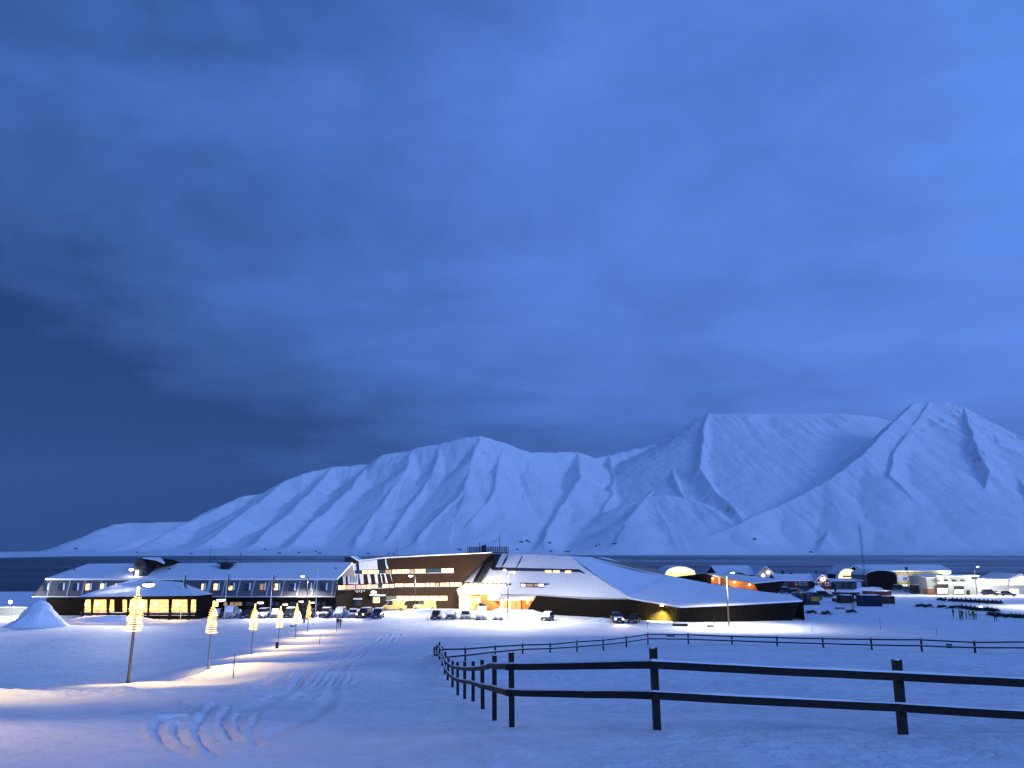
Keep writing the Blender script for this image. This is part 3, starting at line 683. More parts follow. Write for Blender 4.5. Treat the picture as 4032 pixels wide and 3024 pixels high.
poly(R, 'dark_strip', c3([(682, 272), (798, 258), (806, 400), (694, 412)]), pw, .06, M['black'], .1)
def ribbon(R, plane, segs, y0a, y0b, y1a, y1b, xa, xb, name='window_band'):
    """a long window band; segs = list of (x0, x1, material)"""
    def yt(x): return y0a+(y0b-y0a)*(x-xa)/(xb-xa)
    def yb(x): return y1a+(y1b-y1a)*(x-xa)/(xb-xa)
    fo = poly(R, name, [(xa, yb(xa)+1), (xb, yb(xb)+1), (xb, yt(xb)-1), (xa, yt(xa)-1)], plane, .06, M['dark_metal'], .12)
    for x0, x1, mt in segs:
        poly(R, 'pane', [(x0+.6, yb(x0)), (x1-.6, yb(x1)), (x1-.6, yt(x1)), (x0+.6, yt(x0))], plane, .10, mt, .06, fo)
    poly(R, 'sill', [(xa, yb(xa)+2.6), (xb, yb(xb)+2.6), (xb, yb(xb)+1.2), (xa, yb(xa)+1.2)], plane, .35, M['batten'], .4, fo)
    return fo
def cuts(spec, k=3.687, o=1300): return [(o+a/k, o+b/k, M[m_]) for a, b, m_ in spec]
ribbon(R, pw, cuts([(300, 460, 'win_dark'), (465, 540, 'win_warm'), (545, 620, 'win_warm'), (625, 710, 'win_warm'), (720, 790, 'win_dark'), (800, 890, 'win_dim'), (900, 960, 'win_warm'), (965, 1030, 'win_warm'), (1035, 1085, 'win_warm'), (1088, 1150, 'win_wall_white'), (1160, 1215, 'win_dim'),
     (1228, 1275, 'win_warm'), (1280, 1330, 'win_warm'), (1335, 1384, 'win_warm'), (1390, 1490, 'win_dark'), (1495, 1600, 'win_dark'), (1615, 1680, 'win_warm'), (1690, 1790, 'win_wall_white')]), 2248, 2238.5, 2260, 2254.5, 1300+300/3.687, 1300+1795/3.687)
ribbon(R, pw, cuts([(118, 158, 'win_wall_white'), (162, 225, 'win_warm'), (230, 365, 'win_pink'), (378, 450, 'win_pink'), (452, 530, 'win_pink'), (536, 602, 'win_warm'), (606, 696, 'win_pink'), (704, 752, 'win_dark'), (760, 850, 'win_warm'), (860, 930, 'win_pink')]), 2306.5, 2300, 2322, 2313, 1300+115/3.687, 1300+935/3.687)
ribbon(R, pw, cuts([(940, 1000, 'win_warm'), (1005, 1065, 'win_warm'), (1075, 1145, 'win_pink'), (1150, 1215, 'win_warm'), (1230, 1282, 'win_wall_white'), (1290, 1330, 'win_warm'), (1334, 1376, 'win_pink'), (1388, 1440, 'win_warm'), (1452, 1516, 'win_warm'), (1528, 1582, 'win_dim'), (1594, 1666, 'win_pink'), (1674, 1728, 'win_warm'), (1742, 1800, 'win_wall_white'), (1806, 1910, 'win_warm')]), 2299, 2294, 2311, 2308, 1300+936/3.687, 1300+1915/3.687)
ribbon(R, pw, cuts([(810, 960, 'green_dim'), (966, 1050, 'win_warm'), (1056, 1150, 'win_warm'), (1158, 1290, 'win_wall_yellow'), (1298, 1430, 'win_wall_yellow'), (1440, 1572, 'win_wall_yellow'), (1580, 1704, 'win_wall_yellow')]), 2347.5, 2347, 2365, 2363.5, 1300+810/3.687, 1300+1708/3.687)
poly(R, 'entrance_recess', c3([(595, 800), (805, 800), (805, 905), (595, 905)]), pw, .06, M['black'], .1)
poly(R, 'entrance_glass', c3([(625, 815), (720, 815), (720, 900), (625, 900)]), pw, .1, M['win_warm'], .05)
m = MB(); m.prism([pw.at(1461, 2344, .1), pw.at(1519, 2345, .1), pw.at(1519, 2341, .1), pw.at(1461, 2340, .1)], (0, -2.2, 0)); R.part('entrance_canopy', m, M['roof_snow'])
m = MB(); m.ell(pw.at(1476, 2341, 1.6), (.6, .4, .3)); R.part('entrance_lamp', m, M['lamp_white'])
for x0, x1, y in ((1370, 1427, 2355), (1330, 1346, 2361)):
    m = MB(); m.prism([pw.at(x0, y+4, .1), pw.at(x1, y+5, .1), pw.at(x1, y, .1), pw.at(x0, y-1, .1)], (0, -1.6, 0)); R.part('door_canopy', m, M['roof_snow'])
    poly(R, 'door', [(x0+4, y+30), (x1-4, y+30), (x1-4, y+7), (x0+4, y+7)], pw, .08, M['win_dark'], .1)
for i in range(12):
    x = 1332+i*9; h = random.choice([3, 6, 9, 8]); poly(R, 'snow_ledge', [(x, 2325+h), (x+random.choice([2, 5, 7]), 2325+h), (x+5, 2324.5), (x, 2325)], pw, .1, M['roof_snow'], .1)
# roof deck with railing and masts
dk = thing('roof_equipment_deck', P(1920, 2179, 196), 'fenced equipment deck with a dark box and thin masts on the block roof', 'roof deck'); R = Rel(dk)
zd = P(1920, 2179, 196).z
m = MB(); a = P(1842, 2179, 196); b = P(2001, 2179, 196); m.box(((a.x+b.x)/2, 199, a.z+.15), (b.x-a.x, 7, .3)); R.part('platform', m, M['dark_metal'])
for j, yy in enumerate((195.6, 202.4)):
    for i in range(23):
        x = a.x+(b.x-a.x)*i/22; m = MB(); m.box((x, yy, zd+.85), (.12, .1, 1.5)); R.part('rail_post', m, M['dark_metal'])
    for z in (.6, 1.0, 1.5): m = MB(); m.box(((a.x+b.x)/2, yy-.08, zd+z), (b.x-a.x, .06, .10)); R.part('rail', m, M['dark_metal'])
m = MB(); c = P(1905, 2165, 199); m.box((c.x, 199, zd+1.05), (1.2, 2, 1.9)); R.part('equipment_box', m, M['black'])
for x, yt in ((1888, 2135), (1911, 2138), (1967, 2120), (1992, 2148)):
    m = MB(); c = P(x, 2178, 198); m.tube([c, P(x, yt, 198)], .06, 5); m.box(P(x, yt+6, 198), (.5, .08, .08)); R.part('mast', m, M['dark_metal'])

# ================================================================== EAST BLOCK: sloped snowy front, entrance, dark base, low roof
eb = thing('angular_centre', G(2400, 165), 'large angular building with a steep snow covered front, glowing entrance and low dark wing', 'building'); R = Rel(eb)
pe = Plane(P(1948, 2338, 172), P(2475, 2354, 151), P(2100, 2186, 187))
def c4(p): return [(1780+a/3.568, 2130+b/3.568) for a, b in p]
def c5(p): return [(2300+a/2.458, 2130+b/2.458) for a, b in p]
poly(R, 'sloped_front', [(1822, 2295), (1936, 2181), (2100, 2183), (2248, 2190), (2304, 2239), (2400, 2304), (2475, 2355), (2300, 2350), (2116, 2340), (1948, 2338), (1808, 2341), (1797, 2323)], pe, 0, M['facade_snow'], ext=Vector((0, 4, -1.5)))
poly(R, 'bare_metal_strip', c4([(555, 200), (600, 186), (700, 182), (605, 375), (525, 378), (415, 583), (290, 578), (455, 290)]), pe, .06, M['black'], .1)
poly(R, 'bare_metal_strip', c4([(790, 184), (797, 186), (755, 290), (690, 382), (684, 380), (740, 260)]), pe, .06, M['black'], .1)
poly(R, 'bare_metal_strip', c4([(985, 208), (993, 208), (955, 300), (905, 386), (897, 385), (940, 295)]), pe, .06, M['black'], .1)
for i in range(4):
    x = 345+i*30; poly(R, 'icy_streak', c4([(x+150-i*6, 300), (x+156-i*6, 300), (x+10, 575), (x+2, 575)]), pe, .1, M['grey_wall'], .05)
fo = poly(R, 'window_slot', c4([(540, 374), (1780, 405), (1872, 466), (1790, 440), (700, 408), (560, 402)]), pe, .12, M['black'], .3)
for a, b, k in ((565, 690, 'win_dark'), (720, 760, 'win_wall_white'), (765, 900, 'win_dark'), (905, 1100, 'win_dark'), (1105, 1300, 'win_dark'), (1310, 1395, 'win_warm'), (1425, 1515, 'win_warm'), (1520, 1580, 'win_dark'), (1590, 1675, 'win_warm')):
    ya = 395+(a-540)*.025; yb_ = 395+(b-540)*.025
    lo_ = 14 if k != 'win_dark' else 8
    poly(R, 'pane', c4([(a, ya+lo_+14), (b, yb_+lo_+14), (b, yb_+6), (a, ya+6)]), pe, .18, M[k], .05, fo)
fo = poly(R, 'window_slot', c4([(150, 586), (835, 604), (835, 614), (770, 632), (160, 612)]), pe, .12, M['black'], .3)
for i in range(9):
    a = 180+i*66; poly(R, 'pane', c4([(a, 640), (a+52, 641), (a+52, 610+i), (a, 608+i)]), pe, .2, M['win_wall_white'] if i % 3 else M['win_warm'], .05, fo)
fo = poly(R, 'window_slot', c4([(955, 593), (1362, 603), (1362, 612), (1300, 622), (1290, 655), (965, 648), (975, 612)]), pe, .12, M['black'], .3)
for a, b in ((980, 1030), (1045, 1135), (1150, 1215), (1220, 1290)): poly(R, 'pane', c4([(a, 646), (b, 650), (b, 618), (a, 616)]), pe, .2, M['win_wall_white'] if a < 1000 or a > 1200 else M['win_dim'], .05, fo)
# entrance
pg = Plane(P(1800, 2400, 176), P(2120, 2410, 171), P(1800, 2340, 176))
poly(R, 'entrance_back', [(1806, 2425), (2060, 2425), (2116, 2341), (1948, 2339), (1806, 2341)], pg, -.6, M['orange_wall'], .3)
ent = [(1809, 1832, 2343, 2398, 'hall_glow'), (1834, 1850, 2345, 2398, 'hall_glow'), (1852, 1872, 2348, 2400, 'win_orange'), (1874, 1892, 2350, 2400, 'win_wall_yellow')]
for x0, x1, y0, y1, k in ent: pane_rect(R, pg, x0, x1, y0, y1, .1, M[k], 'entrance_window')
poly(R, 'orange_panel', c4([(405, 760), (495, 760), (665, 900), (665, 975), (500, 960), (405, 930)]), pg, .15, M['orange_wall'], .2)
poly(R, 'lit_sign_band', c4([(500, 775), (660, 780), (660, 835), (505, 825)]), pg, .3, M['win_wall_white'], .1)
for x0, x1, k in ((675, 735, 'win_wall_yellow'), (742, 775, 'win_orange'), (785, 820, 'hall_glow'), (826, 895, 'win_orange'), (903, 970, 'win_orange')):
    pane_rect(R, pg, 1780+x0/3.568, 1780+x1/3.568, 2359, 2411, .15, M[k], 'foyer_window')
poly(R, 'foyer_panel', c4([(985, 810), (1190, 790), (1140, 995), (985, 1010)]), pg, .1, M['orange_wall'], .1)
poly(R, 'ceiling_light', c4([(680, 815), (975, 812), (975, 832), (680, 838)]), pg, .3, M['win_wall_white'], .08)
m = MB(); m.ell(pg.at(2083, 2367, .5), (.62, .2, .85)); R.part('round_lamp', m, M['win_orange'])
poly(R, 'foyer_base', c4([(680, 1010), (1145, 985), (1120, 1090), (760, 1060)]), pg, .3, M['black'], .3)
poly(R, 'lit_edge', c4([(1160, 770), (1192, 770), (1150, 990), (1135, 990)]), pg, .35, M['win_warm'], .1)
m = MB(); m.prism([P(1968, 2357, 168.5), P(2110, 2350, 166.5), P(2116, 2341, 171.0), P(1968, 2341, 173.0)], (0, 0, .25)); R.part('porch_roof', m, M['roof_snow'])
poly(R, 'soffit', [(1806, 2345), (2116, 2345), (2116, 2340), (1806, 2340)], pg, .4, M['larch'], .2)
for x, y, pw_ in ((1830, 2362, 2400), (1870, 2375, 1500), (1935, 2370, 800), (2000, 2375, 500), (2080, 2375, 350)):
    add_light('entrance_glow', pg.at(x, y, 2.2), pw_, (1, .72, .34), radius=.5, parent=eb)
add_light('slope_fill', pe.at(1880, 2322, 5.0), 3800, (1, .86, .58), radius=.4, parent=eb)  # fill light added without a lamp, brightens the snowy slope above the entrance
# dark base wall
tops = [(2116, 2340, 166), (2300, 2350, 158.5), (2475, 2354, 151.5), (2678, 2388, 146), (2870, 2380, 147), (3158, 2364, 151)]
bots = [(2050, 2445, 167.5), (2290, 2450, 159.5), (2470, 2450, 152.5), (2678, 2449, 147.2), (2870, 2449, 148), (3118, 2445, 150.5)]
for i in range(5):
    a, b, c, d = P(*tops[i]), P(*tops[i+1]), P(*bots[i+1]), P(*bots[i])
    m = MB(); m.prism([a, b, c, d], (0, .5, 0)); R.part('lower_wall', m, M['dark_clad'])
nb_ = 26
ribs = MB()
for i in range(5):
    n_ = 12 if i != 2 else 14
    for k in range(n_):
        u = (k+.5)/n_; a = P(*tops[i]).lerp(P(*tops[i+1]), u); b = P(*bots[i]).lerp(P(*bots[i+1]), u)
        ribs.prism([a+Vector((-.05, -.03, -.1)), a+Vector((.05, -.03, -.1)), b+Vector((.05, -.03, .1)), b+Vector((-.05, -.03, .1))], (0, .06, 0))
R.part('cladding_ribs', ribs, M['dark_clad'], kind='stuff')
ridge = [(2248, 2190, 181.5), (2398, 2197, 196), (2613, 2262, 188), (2796, 2297, 180), (3000, 2329, 170), (3114, 2341, 162), (3160, 2364, 151.4)]
Rv = [P(*r) for r in ridge]; Tv = [P(a, b-1.5, c-.6) for a, b, c in tops]
tri = [(Rv[0], Rv[1], Tv[2]), (Rv[1], Rv[2], Tv[2]), (Rv[2], Rv[3], Tv[3]), (Rv[2], Tv[3], Tv[2]), (Rv[3], Rv[4], Tv[4]), (Rv[3], Tv[4], Tv[3]), (Rv[4], Rv[5], Tv[4]), (Rv[5], Rv[6], Tv[4]), (Rv[6], Tv[5], Tv[4])]
m = MB()
for t3 in tri: m.prism(t3, (0, 0, -.3))
R.part('low_roof', m, M['seam_snow'])
m = MB(); m.prism([P(2335, 2196, 187), P(2560, 2240, 185), P(2615, 2263, 185), P(2500, 2240, 184)], (0, 0, .25)); R.part('ridge_shade', m, M['grey_wall'])  # grey strip standing in for the shaded line along the ridge
for i in range(1, 6):
    a, b = Rv[i], Rv[i+1]; m = MB(); m.prism([a, b, Vector((b.x, b.y, zb)), Vector((a.x, a.y, zb))], (0, -.4, 0)); R.part('rear_wall', m, M['dark_clad'])
for x in (2920, 2929, 2965, 2980, 3073):
    a = P(x, 2448, 149.5); m = MB(); m.box((a.x, a.y, (a.z+zb)/2), (.25, .25, a.z-zb)); R.part('stilt', m, M['black'])
# wall lamp with yellow pool of light on the cladding
la = P(2603, 2380, 147.0); m = MB(); m.box((la.x, la.y-.55, la.z-.15), (.5, .35, .25)); R.part('wall_lamp', m, M['lamp_warm'])
add_light('wall_lamp_light', (la.x, la.y-1.1, la.z-.5), 100000, (1, .80, .16), 'SPOT', .1, (la.x+.1, la.y+.5, la.z-2.4), 70, .8, eb)
# courtyard block behind
cb = thing('courtyard_block', G(2860, 186), 'dark sided block with warmly lit wooden wall behind the low snowy roof', 'building'); R = Rel(cb)
cpn = Plane(P(2662, 2280, 190), P(3000, 2330, 186), P(2662, 2230, 190))
poly(R, 'dark_wall', [(2655, 2420), (2800, 2420), (2800, 2268), (2776, 2258), (2662, 2271)], cpn, .05, M['dark_clad'], .5)
poly(R, 'wooden_wall', [(2798, 2420), (3010, 2420), (3010, 2296), (2967, 2292), (2776, 2258), (2798, 2266)], cpn, 0, M['larch'], .4)
poly(R, 'pillar', [(2829, 2300), (2836, 2300), (2836, 2268), (2829, 2268)], cpn, .5, M['white'], .3)
m = MB(); m.prism([P(2967, 2293, 178), P(3093, 2281, 186), P(3060, 2345, 186), P(3000, 2345, 180)], (0, .5, 0)); R.part('dark_wall', m, M['dark_clad'])
m = MB()
for t3 in ((P(2776, 2258, 190), P(2850, 2255, 200), P(2967, 2293, 178)), (P(2850, 2255, 200), P(3061, 2279, 200), P(2967, 2293, 178)), (P(3061, 2279, 200), P(3093, 2281, 186), P(2967, 2293, 178)), (P(2662, 2271, 190), P(2850, 2255, 200), P(2776, 2258, 190))): m.prism(t3, (0, 0, -.3))
R.part('snowy_roof', m, M['roof_snow'])
for x, pw_ in ((2806, 200), (2890, 380), (2950, 130)):
    a = cpn.at(x, 2277 + (x-2806)*.17, .8); m = MB(); m.box(a, (.35, .25, .2)); R.part('wall_lamp', m, M['lamp_warm']); add_light('court_light', a+Vector((0, -.5, -.3)), pw_, (1, .55, .2), radius=.2, parent=cb)


hz_m = bpy.data.materials.new('haze_air'); hz_m.use_nodes = True; t = hz_m.node_tree; t.nodes.clear()
ou = t.nodes.new('ShaderNodeOutputMaterial'); pvn = t.nodes.new('ShaderNodeVolumePrincipled'); t.links.new(pvn.outputs[0], ou.inputs['Volume'])
pvn.inputs['Color'].default_value = (.86, .92, 1, 1); pvn.inputs['Density'].default_value = HAZE
hb = MB(); hb.box((0, 5700, 640), (24000, 13800, 1360)); hzo = hb.build('haze', hz_m); hzo['kind'] = 'stuff'
hzo['label'] = 'thin blue evening haze over the fjord'
# ================================================================== RAIL FENCE (near corner, receding run, far run)
allp = FP + [(1731, 2612, 54.5, 2528), (1720, 2606, 58, 2538), (1710, 2604, 61, 2546)]
f0 = XD(3556, 2900, 12.5)
def ppos(p):
    return P(p[0], p[1], p[2]), p[2]*(tv(p[3])-tv(p[1]))
near = [(P(4640, 2985, 11.6), 1.16)] + [ppos(p) for p in allp]
far_ = [near[12]] + [ppos(p) for p in FARP] + [(Vector((38.2, 58, gz(38.2, 58))), 1.0), (Vector((42.5, 56.5, gz(42.5, 56.5))), 1.0)]
fence = thing('rail_fence', near[3][0], 'dark wooden two rail fence cornering in the foreground and enclosing the snowy field', 'fence'); R = Rel(fence)
def post(p, h, i):
    lean = Vector((random.uniform(-.03, .03), random.uniform(-.02, .02), 0))
    if i == 0: pass
    m = MB(); w = .115
    b = p + Vector((0, 0, -.35)); t_ = p + Vector((0, 0, h)) + lean*h
    vs = [b+Vector((sx*w/2, sy*w/2, 0)) for sx, sy in ((-1, -1), (1, -1), (1, 1), (-1, 1))] + [t_+Vector((sx*w/2, sy*w/2, random.uniform(-.015, .015))) for sx, sy in ((-1, -1), (1, -1), (1, 1), (-1, 1))]
    m.add(vs, [(3,2,1,0),(4,5,6,7),(0,1,5,4),(1,2,6,5),(2,3,7,6),(3,0,4,7)])
    o = R.part('post', m, M['fence'])
    c = MB(); c.ell(tuple(t_+Vector((0, 0, -.005))), (.055, .055, .02), 8, 4, zmin=0); R.part('snow_cap', c, M['snow_cap'], o)
def rail(a, b, side=-.085, k=0, h=.115):
    m = MB(); n = 9; pts = [a.lerp(b, i/(n-1)) + Vector((0, 0, -.006*math.sin(math.pi*i/(n-1)) + random.uniform(-.002, .002))) for i in range(n)]
    d = (b-a); d.z = 0; d.normalize(); nrm = Vector((d.y, -d.x, 0))
    if nrm.dot(-a) < 0: nrm = -nrm
    ofs = nrm*abs(side); e = d*.06; pts[0] -= e; pts[-1] += e
    def strip(m, top, bot, w, dz=0):
        vs = []; fs = []
        for p in pts:
            for sy, z in ((0, bot), (1, bot), (1, top), (0, top)): vs.append(p+ofs*1.0+nrm*(w*(sy-.5))+Vector((0, 0, z+dz)))
        for i in range(n-1):
            for q in range(4): fs.append((i*4+q, i*4+(q+1) % 4, (i+1)*4+(q+1) % 4, (i+1)*4+q))
        fs += [(3, 2, 1, 0), tuple((n-1)*4+q for q in range(4))]; m.add(vs, fs)
    strip(m, h/2, -h/2, .055); o = R.part('rail', m, M['fence'])
    # uneven ribbon of snow lying on the rail
    vs = []; fs = []; nn = 40
    for i in range(nn+1):
        u = i/nn; j = min(int(u*(n-1)), n-2); v = u*(n-1)-j; p = pts[j].lerp(pts[j+1], v) + ofs
        hh = max(.004, .026+.03*float(fbm(np.array([p.x*1.7+p.y*2.3]), np.array([p.z*3.0+k*7.7]), 3, 91)[0]))
        for w_, z in ((-.03, .001), (-.018, hh), (.018, hh), (.03, .001)): vs.append(p+nrm*w_+Vector((0, 0, h/2+z)))
    for i in range(nn):
        for q in range(3): fs.append((i*4+q, i*4+q+1, (i+1)*4+q+1, (i+1)*4+q))
    c = MB(); c.add(vs, fs, 0, True); R.part('snow_ribbon', c, M['snow_cap'], o)
for i, (p, h) in enumerate(near): post(p, h, i)
UH = [.79, .79, .79, .80, .84, .82, .80, .80, .82, .80, .80, .8, .8, .8, .8, .8]; LH = [.40, .385, .395, .43, .50, .47, .46, .46, .46, .44, .44, .44, .42, .42, .42, .42]
for i in range(len(near)-1):
    (a, ha), (b, hb) = near[i], near[i+1]
    rail(a+Vector((0, 0, ha*UH[i])), b+Vector((0, 0, hb*UH[i+1])), k=i); rail(a+Vector((0, 0, ha*LH[i])), b+Vector((0, 0, hb*LH[i+1])), k=i+30)
for i, (p, h) in enumerate(far_[1:]): post(p, h, 50+i)
for i in range(len(far_)-1):
    (a, ha), (b, hb) = far_[i], far_[i+1]
    rail(a+Vector((0, 0, ha*.86)), b+Vector((0, 0, hb*.86)), k=i+60, h=.10); rail(a+Vector((0, 0, ha*.44)), b+Vector((0, 0, hb*.44)), k=i+90, h=.10)

# ================================================================== LANE LAMPS WITH LIGHT STRINGS
def lane_lamp(x, y, D, hpx, label, ringh, rad, powr, turns=15, off=0):
    X_ = XD(x, y, D); p = Vector((X_, D, gz(X_, D)))
    h = D*(tv(hpx)-tv(y)) if hpx else 5.0
    L_ = thing('street_lamp', p, label, 'street lamp', 'street lamps with light strings along the lane')
    lean = .012
    def ax(z): return Vector((lean*z, 0, z))
    m = MB(); m.tube([ax(-.6), ax(0), ax(h*.55), ax(h*.93)], [.085, .085, .07, .055], 10); m.build('pole', M['pole_wood'] if D < 50 else M['steel'], L_)
    m = MB(); m.tube([ax(h*.90), ax(h*.97)+Vector((.02, 0, 0)), ax(h)+Vector((.18, 0, .06)), ax(h)+Vector((.45, 0, .04))], .035, 8); m.build('arm', M['steel'], L_)
    hd = MB(); hd.ell(tuple(ax(h)+Vector((.52, 0, .06))), (.36, .22, .10), 12, 6, zmin=-.2); ho = hd.build('lamp_head', M['steel'], L_)
    gl = MB(); gl.ell(tuple(ax(h)+Vector((.52, 0, .02))), (.32, .20, .13), 12, 6); gl.build('lamp_glass', M['lamp_warm'], ho)
    z0, z1 = ringh; pts = []; n = turns*14
    for i in range(n+1):
        u = i/n; z = z1+(z0-z1)*u; a_ = 2*math.pi*turns*u/3
        r = rad*(.30+.34*min(1, u*5)+.36*u)*(1+.09*math.sin(2.3*a_+off)+.07*math.sin(.71*a_+2*off))
        a = 2*math.pi*turns*u + off; pts.append(ax(z)+Vector((math.cos(a)*r, math.sin(a)*r, .02*math.sin(2*a+z*3))))
    m = MB(); m.tube(pts, .014, 4); m.build('light_string', M['string'], L_)
    m = MB(); m.tube([ax(z1), ax(z1+.45)], .075, 8); m.build('wrapped_string', M['string'], L_)
    # wire frame carrying the string
    m = MB()
    for k in range(6):
        a = math.pi*k/3; m.tube([ax(z1)+Vector((math.cos(a)*.1, math.sin(a)*.1, 0)), ax((z0+z1)/2)+Vector((math.cos(a)*rad*.83, math.sin(a)*rad*.83, 0)), ax(z0)+Vector((math.cos(a)*rad, math.sin(a)*rad, 0))], .008, 4)
    m.build('wire_frame', M['dark_metal'], L_)
    o = add_light('lamp_light', p+ax(h)+Vector((.52, 0, -.16)), powr*1.0, (1, .68, .23) if x > -1000 else (1, .68, .50), 'SPOT', .12, p+Vector((2.2, -.3, 0)), 125, .9, L_)
    return L_
specs = [(505, 2680, 41.8, 2293, 'nearest and largest lane lamp post, wrapped in a tall cone of glowing string lights', (2.6, 4.35), .40, 1900, 15),
         (819, 2632, 60.9, 2362, 'lane lamp post with glowing string cone just left of the silver van', (2.55, 4.45), .42, 2300, 12),
         (990, 2576, 81.6, 2375, 'lamp post with a glowing bottle shaped string cone, third along the lane', (2.3, 4.4), .42, 2300, 15),
         (1095, 2543, 100, 2379, 'lamp post with glowing string cone standing beside a small dark box in the snow', (2.2, 4.3), .42, 2300, 14),
         (1162, 2511, 113, 2367, 'lamp post with stubby glowing string cone, second farthest of the lane row', (1.9, 4.2), .42, 2300, 13),
         (1211, 2486, 130, 2371, 'smallest and farthest lamp post with glowing string cone, in front of a dark red car', (2.1, 4.4), .42, 2300, 12)]
for i, (x, y, D, hp, lb, rh, rd, pwr, tn) in enumerate(specs): lane_lamp(x, y, D, hp, lb, rh, rd, pwr, tn, i)
lane_lamp(-1500, 3080, 11.5, None, 'added lamp post with a light string outside the frame, warming the near snow', (2.6, 4.35), .40, 1250, 15)  # unseen lamp added to warm the snow at lower left
lane_lamp(-290, 2770, 27.5, None, 'lamp post with a light string just outside the left edge, lighting the near snow bank', (2.6, 4.35), .40, 1500, 15)

# ================================================================== TALL LAMPS, FLAGPOLES, STAKES
def tall_lamp(x, yb, yt, D, label, powr, col=WHITE, side=-1, wood=False, angle=150, lit=True):
    X_ = XD(x, yb, D); p = Vector((X_, D, gz(X_, D))); h = D*(tv(yt)-tv(yb))
    L_ = thing('tall_lamp', p, label, 'lamp post', 'tall lamp posts round the car park')
    m = MB(); m.tube([(0, 0, -.5), (0, 0, h*.5), (0, 0, h)], [.16, .13, .10] if wood else [.11, .09, .07], 10); m.build('pole', M['pole_wood'] if wood else M['dark_metal'], L_)
    m = MB(); m.tube([(0, 0, h-.1), (side*.4, -.1, h+.15), (side*.9, -.2, h+.18)], .04, 6); m.build('arm', M['steel'], L_)
    hd = MB(); hd.ell((side*1.05, -.2, h+.2), (.40, .22, .10), 10, 5, zmin=-.2); ho = hd.build('lamp_head', M['steel'], L_)
    g_ = MB(); g_.ell((side*1.05, -.2, h+.14), (.36, .19, .13), 10, 5); g_.build('lamp_glass', M['lamp_white'] if lit else M['glass'], ho)
    if powr and not angle: add_light('lamp_light', p+Vector((side*1.05, -.25, h-.12)), powr, col, 'POINT', .25, parent=L_)
    elif powr: add_light('lamp_light', p+Vector((side*1.05, -.25, h-.05)), powr, col, 'SPOT', .2, p+Vector((side*1.3, -1.5, 0)), angle, .6, L_)
    return L_
tall_lamp(1206, 2418, 2259, 157, 'tall pole with a small bright lamp in front of the mansard wing windows', 9000)
tall_lamp(1633, 2404, 2264, 170, 'tall lit lamp pole in front of the brown clad block, above the pale vans', 12000, angle=0)
tall_lamp(2000, 2447, 2255, 148, 'tall dark lamp pole with lit top in front of the entrance glass', 17000, side=1, angle=0)
tall_lamp(2871, 2472, 2262, 138.6, 'wooden pole standing in front of the low snowy roof, top brightly lit', 16000, wood=True, side=1)
tall_lamp(3443, 2316, 2265, 262, 'slim yellow lit lamp pole before the dark shed with rounded roof', 9000, (1, .9, .5))
tall_lamp(3848, 2346, 2237, 232, 'tall lamp pole with bright white head beside the white garage', 6000, side=1)
tall_lamp(4110, 2395, 2240, 183, 'tall lamp pole outside the right edge over the snowmobile rows', 9000)
def flagpole(x, yb, yt, D, label, flag=True):
    X_ = XD(x, yb, D); p = Vector((X_, D, gz(X_, D))); h = D*(tv(yt)-tv(yb))
    L_ = thing('flagpole', p, label, 'flagpole', 'flagpoles in front of the mansard wing')
    m = MB(); m.tube([(0, 0, -.3), (-.02*h*.3, 0, h*.5), (.0, 0, h)], [.08, .065, .04], 8); m.build('pole', M['white'], L_)
    m = MB(); m.ell((0, 0, h+.05), (.08, .08, .08), 8, 5); m.build('finial', M['steel'], L_)
    if flag:
        vs = []; fs = []
        for i in range(9):
            for j in range(7):
                u = i/8; v = j/6; vs.append((.08+.62*u*(.6+.4*v)+.10*math.sin(4*v+u*3), .22*math.sin(6*u+2*v)*u, h-.5-1.9*v-.8*u))
        for i in range(8):
            for j in range(6): a = i*7+j; fs.append((a, a+1, a+8, a+7))
        m = MB(); m.add(vs, fs, 0, True); o = m.build('flag', M['flag'], L_)
        sm = o.modifiers.new('thick', 'SOLIDIFY'); sm.thickness = .02
flagpole(711, 2428, 2241, 153, 'flagpole with limp olive flag in front of the glass pavilion roof')
flagpole(884, 2428, 2238, 153, 'flagpole with limp flag just left of the silver van')
flagpole(1063, 2428, 2240, 153, 'flagpole with dark limp flag beside a lit dormer window, between two string cones')
flagpole(1242, 2430, 2230, 152, 'bare white flagpole right of the tall lamp, carrying no flag', False)
def stake(x, yb, yt, D, label, r=.03):
    X_ = XD(x, yb, D); p = Vector((X_, D, gz(X_, D))); h = D*(tv(yt)-tv(yb))
    m = MB(); m.tube([(0, 0, -.3), (.01, 0, h*.6), (random.uniform(-.04, .04), 0, h)], [r, r*.9, r*.6], 6); o = m.build('marker_stake', M['fence']); o.location = p
    tag(o, label, 'marker stake', 'snow marker stakes')
for a in ((918, 2664, 2560, 48, 'dark marker stake in the warm pool between the two nearest lane lamps', .028), (1258, 2531, 2493, 104, 'thin marker stake leaning in the far lane snow beside the smallest lamps', .03), (1325, 2486, 2448, 130, 'thin marker stake in front of two walking people', .035),
          (1232, 2466, 2440, 142, 'short thin stake below the bare flagpole', .03), (1682, 2447, 2425, 150, 'short stake left of the parked dark estate cars', .04), (2550, 2480, 2440, 134, 'thin stake in front of the headlit car by the dark wall', .03),
          (2075, 2428, 2405, 155, 'thin stake against the dark base of the entrance', .03), (3198, 2490, 2462, 128, 'thin stake in the snow right of the low wing end', .03), (3468, 2480, 2430, 134, 'solitary thin stake in open snow below the containers', .03),
          (3690, 2505, 2470, 120, 'thin stake in the open snow below the people', .03), (2813, 2468, 2420, 139, 'upright stake beside a dark lump, left of the wooden pole', .07)): stake(*a[:4], a[4], a[5])
